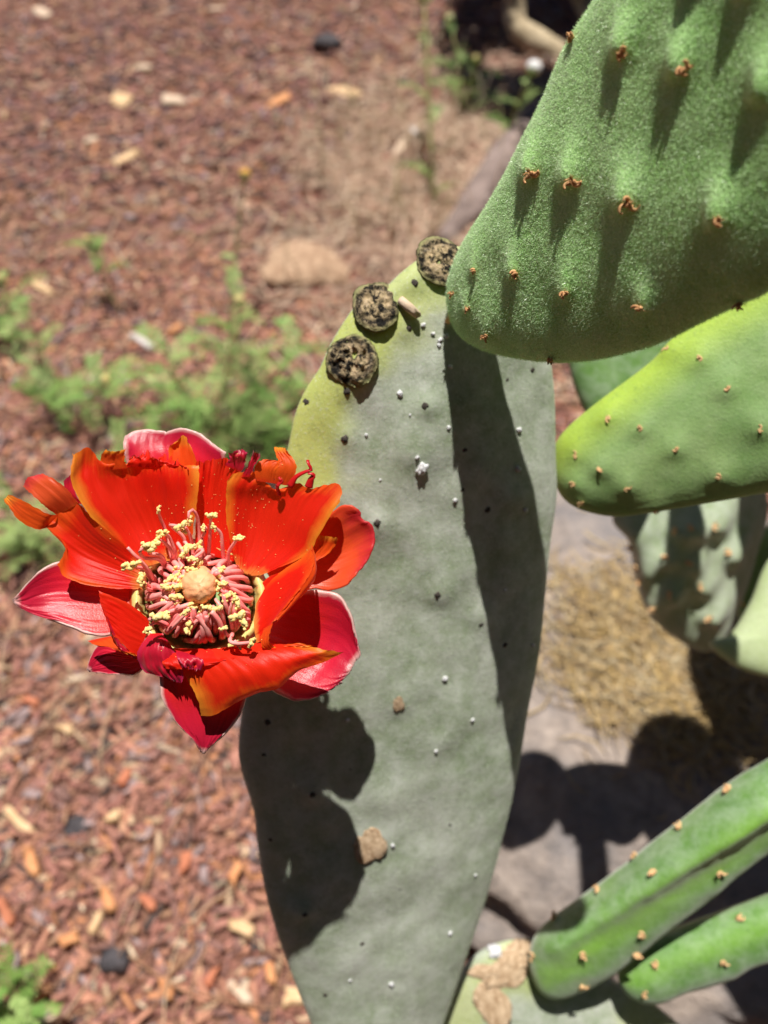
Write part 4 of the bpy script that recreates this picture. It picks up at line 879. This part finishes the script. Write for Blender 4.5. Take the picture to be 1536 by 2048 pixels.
# the dense inner ring: rise from the wall, arch in toward the style
rs = random.Random(11)
for ringi, (rb, n_) in enumerate(((1.0, 34), (.86, 30), (.70, 24))):
    for k in range(n_):
        t = 2 * math.pi * (k + rs.uniform(-.3, .3)) / n_ + ringi * .1
        cx, cy = 785, 700; bx, by = cx + 205 * rb * math.cos(t), cy - 172 * rb * math.sin(t)
        tw = rs.gauss(.25, .22); bulge = 1.0 if ringi == 0 else .92
        ox, oy = cx + 208 * rb * bulge * math.cos(t + tw * .3) * .95, cy - 175 * rb * bulge * math.sin(t + tw * .3) * .95
        ir = rs.uniform(.42, .66) if ringi < 2 else rs.uniform(.40, .5)
        ix, iy = cx + 200 * ir * math.cos(t + tw), 672 - 165 * ir * math.sin(t + tw)
        mx_, my_ = (ox * .45 + ix * .55), (oy * .45 + iy * .55)
        til = lambda y: .37 * (cy - y) * .0648
        stamen([(bx, by, 6 + til(by)), (ox, oy, -1.5 + til(oy) - ringi * 1.2), (mx_, my_, -6.0 + til(my_) * .8 - ringi * .8 - rs.uniform(0, 1)), (ix + rs.gauss(0, 10), iy + rs.gauss(0, 10), -6.6 + til(iy) * .6 - rs.uniform(0, 2.8))], rad=rs.uniform(.00052, .00075), an=(rs.uniform(.6, 1.25) if rs.random() < (.85 if math.cos(t) < .2 else .45) else 0), ang=rs.uniform(-30, 60))
# pollen dusted on the petals: uncountable
def pollen():
    V, Fc = [], []
    bv = [BVHTree.FromPolygons(p, f) for p, f in PET]
    for k in range(230):
        if k < 130: X, Y = random.gauss(850, 190), random.gauss(400, 130)
        else: X, Y = random.gauss(790, 200), random.gauss(640, 190)
        r = (fc(X, Y, 0) - CAM).normalized(); best = None
        for b in bv:
            h = b.ray_cast(CAM, r)
            if h[0] is not None and (best is None or h[3] < best[1]): best = (h[0], h[3])
        if best is None: continue
        p = best[0] - r * .00008; s = random.uniform(.00005, .00018); o = len(V)
        V += [p + Vector(d) * s for d in ((1, 0, 0), (-1, 0, 0), (0, 1, 0), (0, -1, 0), (0, 0, 1), (0, 0, -1))]
        Fc += [(o + a, o + b, o + c) for a, b, c in ((0, 2, 4), (2, 1, 4), (1, 3, 4), (3, 0, 4), (2, 0, 5), (1, 2, 5), (3, 1, 5), (0, 3, 5))]
    o = mesh_obj('pollen', V, Fc, M['anther'], flower); o['kind'] = 'stuff'
pollen()
# ovary joining the flower to the pad edge
def ovary():
    a = fc(800, 740, 9); b, _ = main.hit(520, 1245)
    ax = (b - a); pts = [a - ax * .02, a + ax * .1, a + ax * .35, a + ax * .65, a + ax * .9, b + ax.normalized() * .006]
    v, f = tube_data(pts, [.0135, .0150, .0150, .0135, .0105, .008], 20)
    for i, p in enumerate(v): v[i] = p + Vector((noise.noise(p * 120), noise.noise(p * 120 + Vector((9, 0, 0))), noise.noise(p * 120 + Vector((0, 9, 0))))) * .0012
    mesh_obj('ovary', v, f, M['ovary'], flower)
ovary()

# ------------------------------------------------------------------ weeds, twigs, log
M['leaf'] = mat_fleshy('weed_leaf', (.13, .25, .05), (.24, .40, .09), 0, 60, .6)
M['leaf2'] = mat_fleshy('weed_leaf_light', (.24, .36, .10), (.36, .46, .16), 0, 60, .6)
M['stem'] = mat_simple('weed_stem', (.16, .15, .06), (.27, .24, .10), 90, .8, .3)
M['bud'] = mat_simple('bud_yellow', (.55, .42, .14), (.72, .60, .28), 300, .8, .5)
M['budo'] = mat_simple('seed_head_orange', (.62, .30, .05), (.80, .45, .10), 300, .8, .5)
M['budw'] = mat_simple('bud_white', (.75, .74, .72), (.9, .9, .9), 300, .8, .3)
M['rim'] = mat_simple('receptacle_green', (.4, .42, .18), (.55, .55, .3), 300, .8, .3)
def feather_leaf(base, d, L, mat_list, parts, rnd):
    side = d.cross(Vector((0, 0, 1)));
    if side.length < .1: side = Vector((1, 0, 0))
    side.normalize(); upv = side.cross(d).normalized(); pts = []
    for i in range(6):
        t = i / 5; pts.append(base + d * L * t + upv * L * .22 * t * (1 - t) * 2 - Vector((0, 0, 1)) * L * .15 * t * t)
    parts.append(tube_data(pts, [.0008 * (1 - .7 * i / 5) for i in range(6)], 3, cap=False))
    for i in range(11):
        t = .12 + .88 * i / 10; p = base + d * L * t + upv * L * .44 * t * (1 - t) - Vector((0, 0, 1)) * L * .15 * t * t
        for sg in (-1, 1):
            l = L * .30 * (1 - .55 * abs(t - .45)) * rnd.uniform(.7, 1.2); dd = (side * sg + d * .75 + upv * rnd.uniform(-.2, .5)).normalized(); ww = .0011 * rnd.uniform(.7, 1.3)
            q = p + dd * l; nn = dd.cross(upv).normalized() * ww
            parts.append(([p - nn * .6, p + nn * .6, p + dd * l * .55 + nn, q, p + dd * l * .55 - nn], [(0, 1, 2, 3, 4)]))
            if l > .010:
                for s2 in (-1, 1):
                    e = (dd + side.cross(dd) * .1 + d * s2 * .7).normalized(); m0 = p + dd * l * .5; nn2 = e.cross(upv).normalized() * ww * .7
                    parts.append(([m0 - nn2, m0 + nn2, m0 + e * l * .4], [(0, 1, 2)]))
def weed(base, tips, leafspec, label, seed, group=None, mat='leaf', heads=None, name='feathery_weed', stemr=.0022):
    """base on the ground, tips = world end points of stems"""
    rnd = random.Random(seed); root = empty(name, tuple(base)); tag(root, label, 'weed', group)
    for si, tip in enumerate(tips):
        ax = tip - base; mid_ = base + ax * .5 + Vector((rnd.uniform(-.01, .01), rnd.uniform(-.01, .01), 0)); pts = [base + Vector((0, 0, -.01)), base + (mid_ - base) * .5, mid_, mid_ + (tip - mid_) * .5, tip]
        v, f = tube_data(pts, [stemr, stemr * .95, stemr * .85, stemr * .75, stemr * .55], 7); mesh_obj('stem', v, f, M['stem'], root)
        nL, L0, t0 = leafspec
        for k in range(nL):
            t = t0 + (1 - t0) * (k + rnd.random()) / nL; p = base + ax * t; a = k * 2.4 + rnd.uniform(-.4, .4); el = rnd.uniform(.15, .8)
            d = Vector((math.cos(a) * math.cos(el), math.sin(a) * math.cos(el), math.sin(el))); parts = []
            feather_leaf(p, d, L0 * rnd.uniform(.6, 1.15) * (1.1 - .5 * t), None, parts, rnd)
            V, Fc = join(parts); mesh_obj('leaf', V, Fc, M[mat] if rnd.random() < .65 else M['leaf2'], root)
        if heads and heads[si]:
            mk, hs = heads[si]; d = (tip - mid_).normalized()
            V, Fc = blob_mesh(seed + si, .18, 3, 4, .75); o = mesh_obj('flower_head', [Vector(v_) * hs for v_ in V], Fc, M[mk], root); o.matrix_parent_inverse = Matrix.Translation(-Vector(base)); o.location = tip + d * hs * .4; o.rotation_mode = 'QUATERNION'; o.rotation_quaternion = quat_to(d)
            V, Fc = tube_data([d * -hs * .5, d * hs * .1, d * hs * .35], [hs * .4, hs * 1.05, hs * .95], 10); V = [Vector(v_) + tip for v_ in V]; mesh_obj('receptacle', V, Fc, M['rim'], root)
    return root
def over(px, py, base, h):                              # point over the ground at height h along that pixel's ray
    r = ray(px, py); t = (h - H) / r.z; return CAM + r * t
b1 = G(418, 960); weed(b1, [over(478, 604, b1, .17), over(330, 700, b1, .10), over(600, 690, b1, .09)], (15, .105, .12), 'green feathery weed with a yellowish bud behind the red flower', 41, heads=[('bud', .0065), None, None], stemr=.0036)
b2 = G(150, 850); weed(b2, [over(30, 590, b2, .12), over(210, 760, b2, .08), over(90, 800, b2, .05)], (9, .085, .2), 'low sprawling feathery weed on the open red mulch', 42, heads=[('bud', .005), ('bud', .006), None], stemr=.0022)
b3 = G(250, 640); weed(b3, [over(175, 480, b3, .10)], (6, .06, .55), 'small leafy weed sprig with a pale bud among chips', 43, heads=[('bud', .006)], stemr=.0018)
b4 = G(20, 2060); weed(b4, [over(20, 1960, b4, .05), over(60, 2020, b4, .04)], (9, .05, .1), 'tuft of fine green weed at the mulch corner', 44, stemr=.0015)
b5 = G(70, 1150); weed(b5, [over(40, 1060, b5, .05), over(120, 1010, b5, .05), over(10, 1000, b5, .06)], (8, .07, .1), 'thin pale green weed lying beside the magenta tepals', 45, mat='leaf2', stemr=.0016)
b6 = G(500, 900); weed(b6, [over(560, 820, b6, .06), over(520, 760, b6, .07), over(620, 780, b6, .05)], (8, .07, .1), 'spreading green weed leaves against the edge of the grey pad', 46, stemr=.0016)
b7 = G(455, 700); weed(b7, [over(490, 352, b7, .20)], (3, .04, .1), 'tall brown stalk with an orange seed head', 47, heads=[('budo', .0085)], stemr=.0024)
b8 = G(868, 440); weed(b8, [over(848, 0, b8, .25)], (9, .07, .02), 'tall green stalk with a cream flower head in dry grass', 48, heads=[('bud', .013)], stemr=.0048)
b9 = G(1010, 300); weed(b9, [over(1066, 140, b9, .16)], (8, .08, .02), 'stalk with a white closed bud near the shrub', 49, heads=[('budw', .0145)], stemr=.004)
b10 = G(925, 240); weed(b10, [over(955, 122, b10, .10), over(900, 40, b10, .14)], (8, .09, .02), 'leafy stalks with a small yellow bud in the shrub shade', 50, heads=[('bud', .012), ('rim', .010)], stemr=.0035)
b11 = G(330, 1000); weed(b11, [over(300, 860, b11, .07), over(230, 900, b11, .06), over(400, 860, b11, .06)], (8, .08, .1), 'bushy green weed growing below the upper petals', 51, stemr=.0018)
b12 = G(30, 700); weed(b12, [over(0, 560, b12, .09), over(-40, 600, b12, .08)], (8, .07, .15), 'leafy weed with a tan bud by the bark mulch edge', 52, heads=[('bud', .006), None], stemr=.002)

M['wood'] = mat_simple('dead_branch', (.34, .26, .16), (.60, .49, .33), 40, .85, .7, .004)
M['logm'] = mat_simple('grey_log', (.17, .125, .11), (.34, .26, .235), 25, .95, .9, .01)
def branch(name, pts, rad, mat, label, cat, seg=10):
    P_ = catmull([tuple(p) for p in pts], 30); rr_ = np.interp(np.linspace(0, 1, 30), np.linspace(0, 1, len(rad)), rad)
    v, f = tube_data(P_, rr_, seg)
    v = [p + Vector((noise.noise(p * 30), noise.noise(p * 30 + Vector((7, 0, 0))), noise.noise(p * 30 + Vector((0, 7, 0))))) * float(rr_[min(29, i // seg)]) * .35 for i, p in enumerate(v)]
    o = mesh_obj(name, v, f, mat); tag(o, label, cat); return o
lg = [G(880, 490, .012), G(940, 420, .02), G(990, 340, .025), G(1060, 250, .025), G(1130, 190, .02)]
branch('log', lg, [.018, .03, .032, .03, .024], M['logm'], 'grey weathered log lying behind the velvety pad', 'log', 14)

# shrub beyond: woody branches in view, crown overhead
def shrub():
    base = Vector((.62, 2.36, 0)); root = empty('shrub', tuple(base)); tag(root, 'dense shrub with bare beige branches and deep shade beneath', 'shrub')
    def lim(pts, rad, nm='branch'):
        P_ = catmull([tuple(p) for p in pts], 26); rr_ = np.interp(np.linspace(0, 1, 26), np.linspace(0, 1, len(rad)), rad); v, f = tube_data(P_, rr_, 10)
        v = [p + Vector((noise.noise(p * 18), noise.noise(p * 18 + Vector((7, 0, 0))), noise.noise(p * 18 + Vector((0, 7, 0))))) * float(rr_[min(25, i // 10)]) * .4 for i, p in enumerate(v)]
        mesh_obj(nm, v, f, M['wood'], root)
    top = lambda px, py, dy: CAM + ray(px, py) * (dy / ray(px, py).y)
    lim([top(1015, -120, 2.25), top(1030, 0, 2.22), top(1035, 55, 2.18), top(1090, 92, 2.12), top(1150, 125, 2.08), top(1260, 190, 2.1)], [.030, .030, .030, .028, .025, .024])
    lim([top(1150, -100, 2.3), top(1165, 0, 2.28), top(1185, 60, 2.2)], [.022, .02, .014])
    lim([base, base + Vector((.03, .05, .3)), base + Vector((-.05, .1, .6)), base + Vector((-.15, .1, .95))], [.06, .05, .04, .02], 'trunk')
    lim([base + Vector((.03, .05, .3)), base + Vector((.3, .1, .6)), base + Vector((.6, .1, .9))], [.04, .03, .015])
    V, Fc = [], []; rnd = random.Random(5)
    for k in range(15000):
        u = Vector((rnd.gauss(0, 1), rnd.gauss(0, 1), rnd.gauss(0, 1))).normalized() * rnd.random() ** .33
        c_ = Vector((.86 + u.x * .72, 2.32 + u.y * .85, .92 + u.z * .5))
        if c_.z < max(.34, .80 - .296 * c_.y) + .08 * noise.noise(c_ * 4): continue
        if noise.noise(c_ * 3.2) < -.45: continue
        if ((c_.x - .38) / .15) ** 2 + ((c_.y - 2.27) / .13) ** 2 < 1: continue
        a, b = Vector((rnd.gauss(0, 1), rnd.gauss(0, 1), rnd.gauss(0, .5))).normalized(), Vector((rnd.gauss(0, 1), rnd.gauss(0, 1), rnd.gauss(0, .4))).normalized()
        l = rnd.uniform(.035, .065); s_ = a.cross(b).normalized() * l * .35; o = len(V)
        V += [c_ - a * l, c_ + s_, c_ + a * l, c_ - s_]; Fc.append((o, o + 1, o + 2, o + 3))
    o = mesh_obj('crown', V, Fc, mat_fleshy('shrub_leaf', (.05, .09, .025), (.09, .15, .04), 0, 20, .5), root, smooth=False)
shrub()

# added unseen blocker behind the photographer, out of the picture: it keeps the open sky and bright ground off the shaded faces
def sky_blocker():
    root = empty('sky_blocker', (0, -1.15, 0)); tag(root, 'added dark leafy screen, unseen behind the camera, blocking sky light', 'sky_blocker')
    rnd = random.Random(77); V, Fc = [], []
    def shell(x, y, z):
        return Vector((x, y, z))
    for k in range(16000):
        f = rnd.random(); x = rnd.uniform(-3, 3); z = rnd.uniform(0, 2.5); d = .5 + .10 * noise.noise(Vector((x * 2, z * 2, 0)))
        if f < .42: c_ = Vector((x, -1.15 + d - abs(rnd.gauss(0, .05)), z))
        elif f < .6: c_ = Vector((x, -1.15 - d + abs(rnd.gauss(0, .05)), z))
        elif f < .85: c_ = Vector((x, rnd.uniform(-1.65, -.65), 2.5 - abs(rnd.gauss(0, .06)) + .08 * noise.noise(Vector((x * 3, 5, 0)))))
        else: c_ = Vector((rnd.choice((-3, 3)) + rnd.gauss(0, .05), rnd.uniform(-1.65, -.65), z))
        a = Vector((rnd.gauss(0, 1), rnd.gauss(0, 1), rnd.gauss(0, 1))).normalized(); b = Vector((rnd.gauss(0, 1), rnd.gauss(0, 1), rnd.gauss(0, 1))).normalized()
        l = rnd.uniform(.03, .055); s_ = a.cross(b).normalized() * l * .5; o = len(V)
        V += [c_ - a * l, c_ + s_, c_ + a * l, c_ - s_]; Fc.append((o, o + 1, o + 2, o + 3))
    lm = mat_fleshy('blocker_leaf', (.03, .06, .018), (.06, .10, .03), 0, 20, .5)
    mesh_obj('crown', V, Fc, lm, root, smooth=False)
    for i in range(7):
        x = -2.6 + i * .87
        v, f = tube_data([(x, -1.15, -.02), (x + .03, -1.13, .8), (x - .02, -1.17, 1.7), (x, -1.15, 2.3)], [.05, .045, .03, .012], 9); mesh_obj('trunk', v, f, M['wood'], root)
    core = [(x, y, z) for z in (.05, 2.38) for x, y in ((-2.9, -1.55), (2.9, -1.55), (2.9, -.75), (-2.9, -.75))]
    mesh_obj('blocker_core', core, [(0, 3, 2, 1), (4, 5, 6, 7), (0, 1, 5, 4), (1, 2, 6, 5), (2, 3, 7, 6), (3, 0, 4, 7)], mat_simple('blocker_fill', (.02, .025, .012), (.05, .05, .025), 30, .95, .8, .02), root, smooth=False)
sky_blocker()
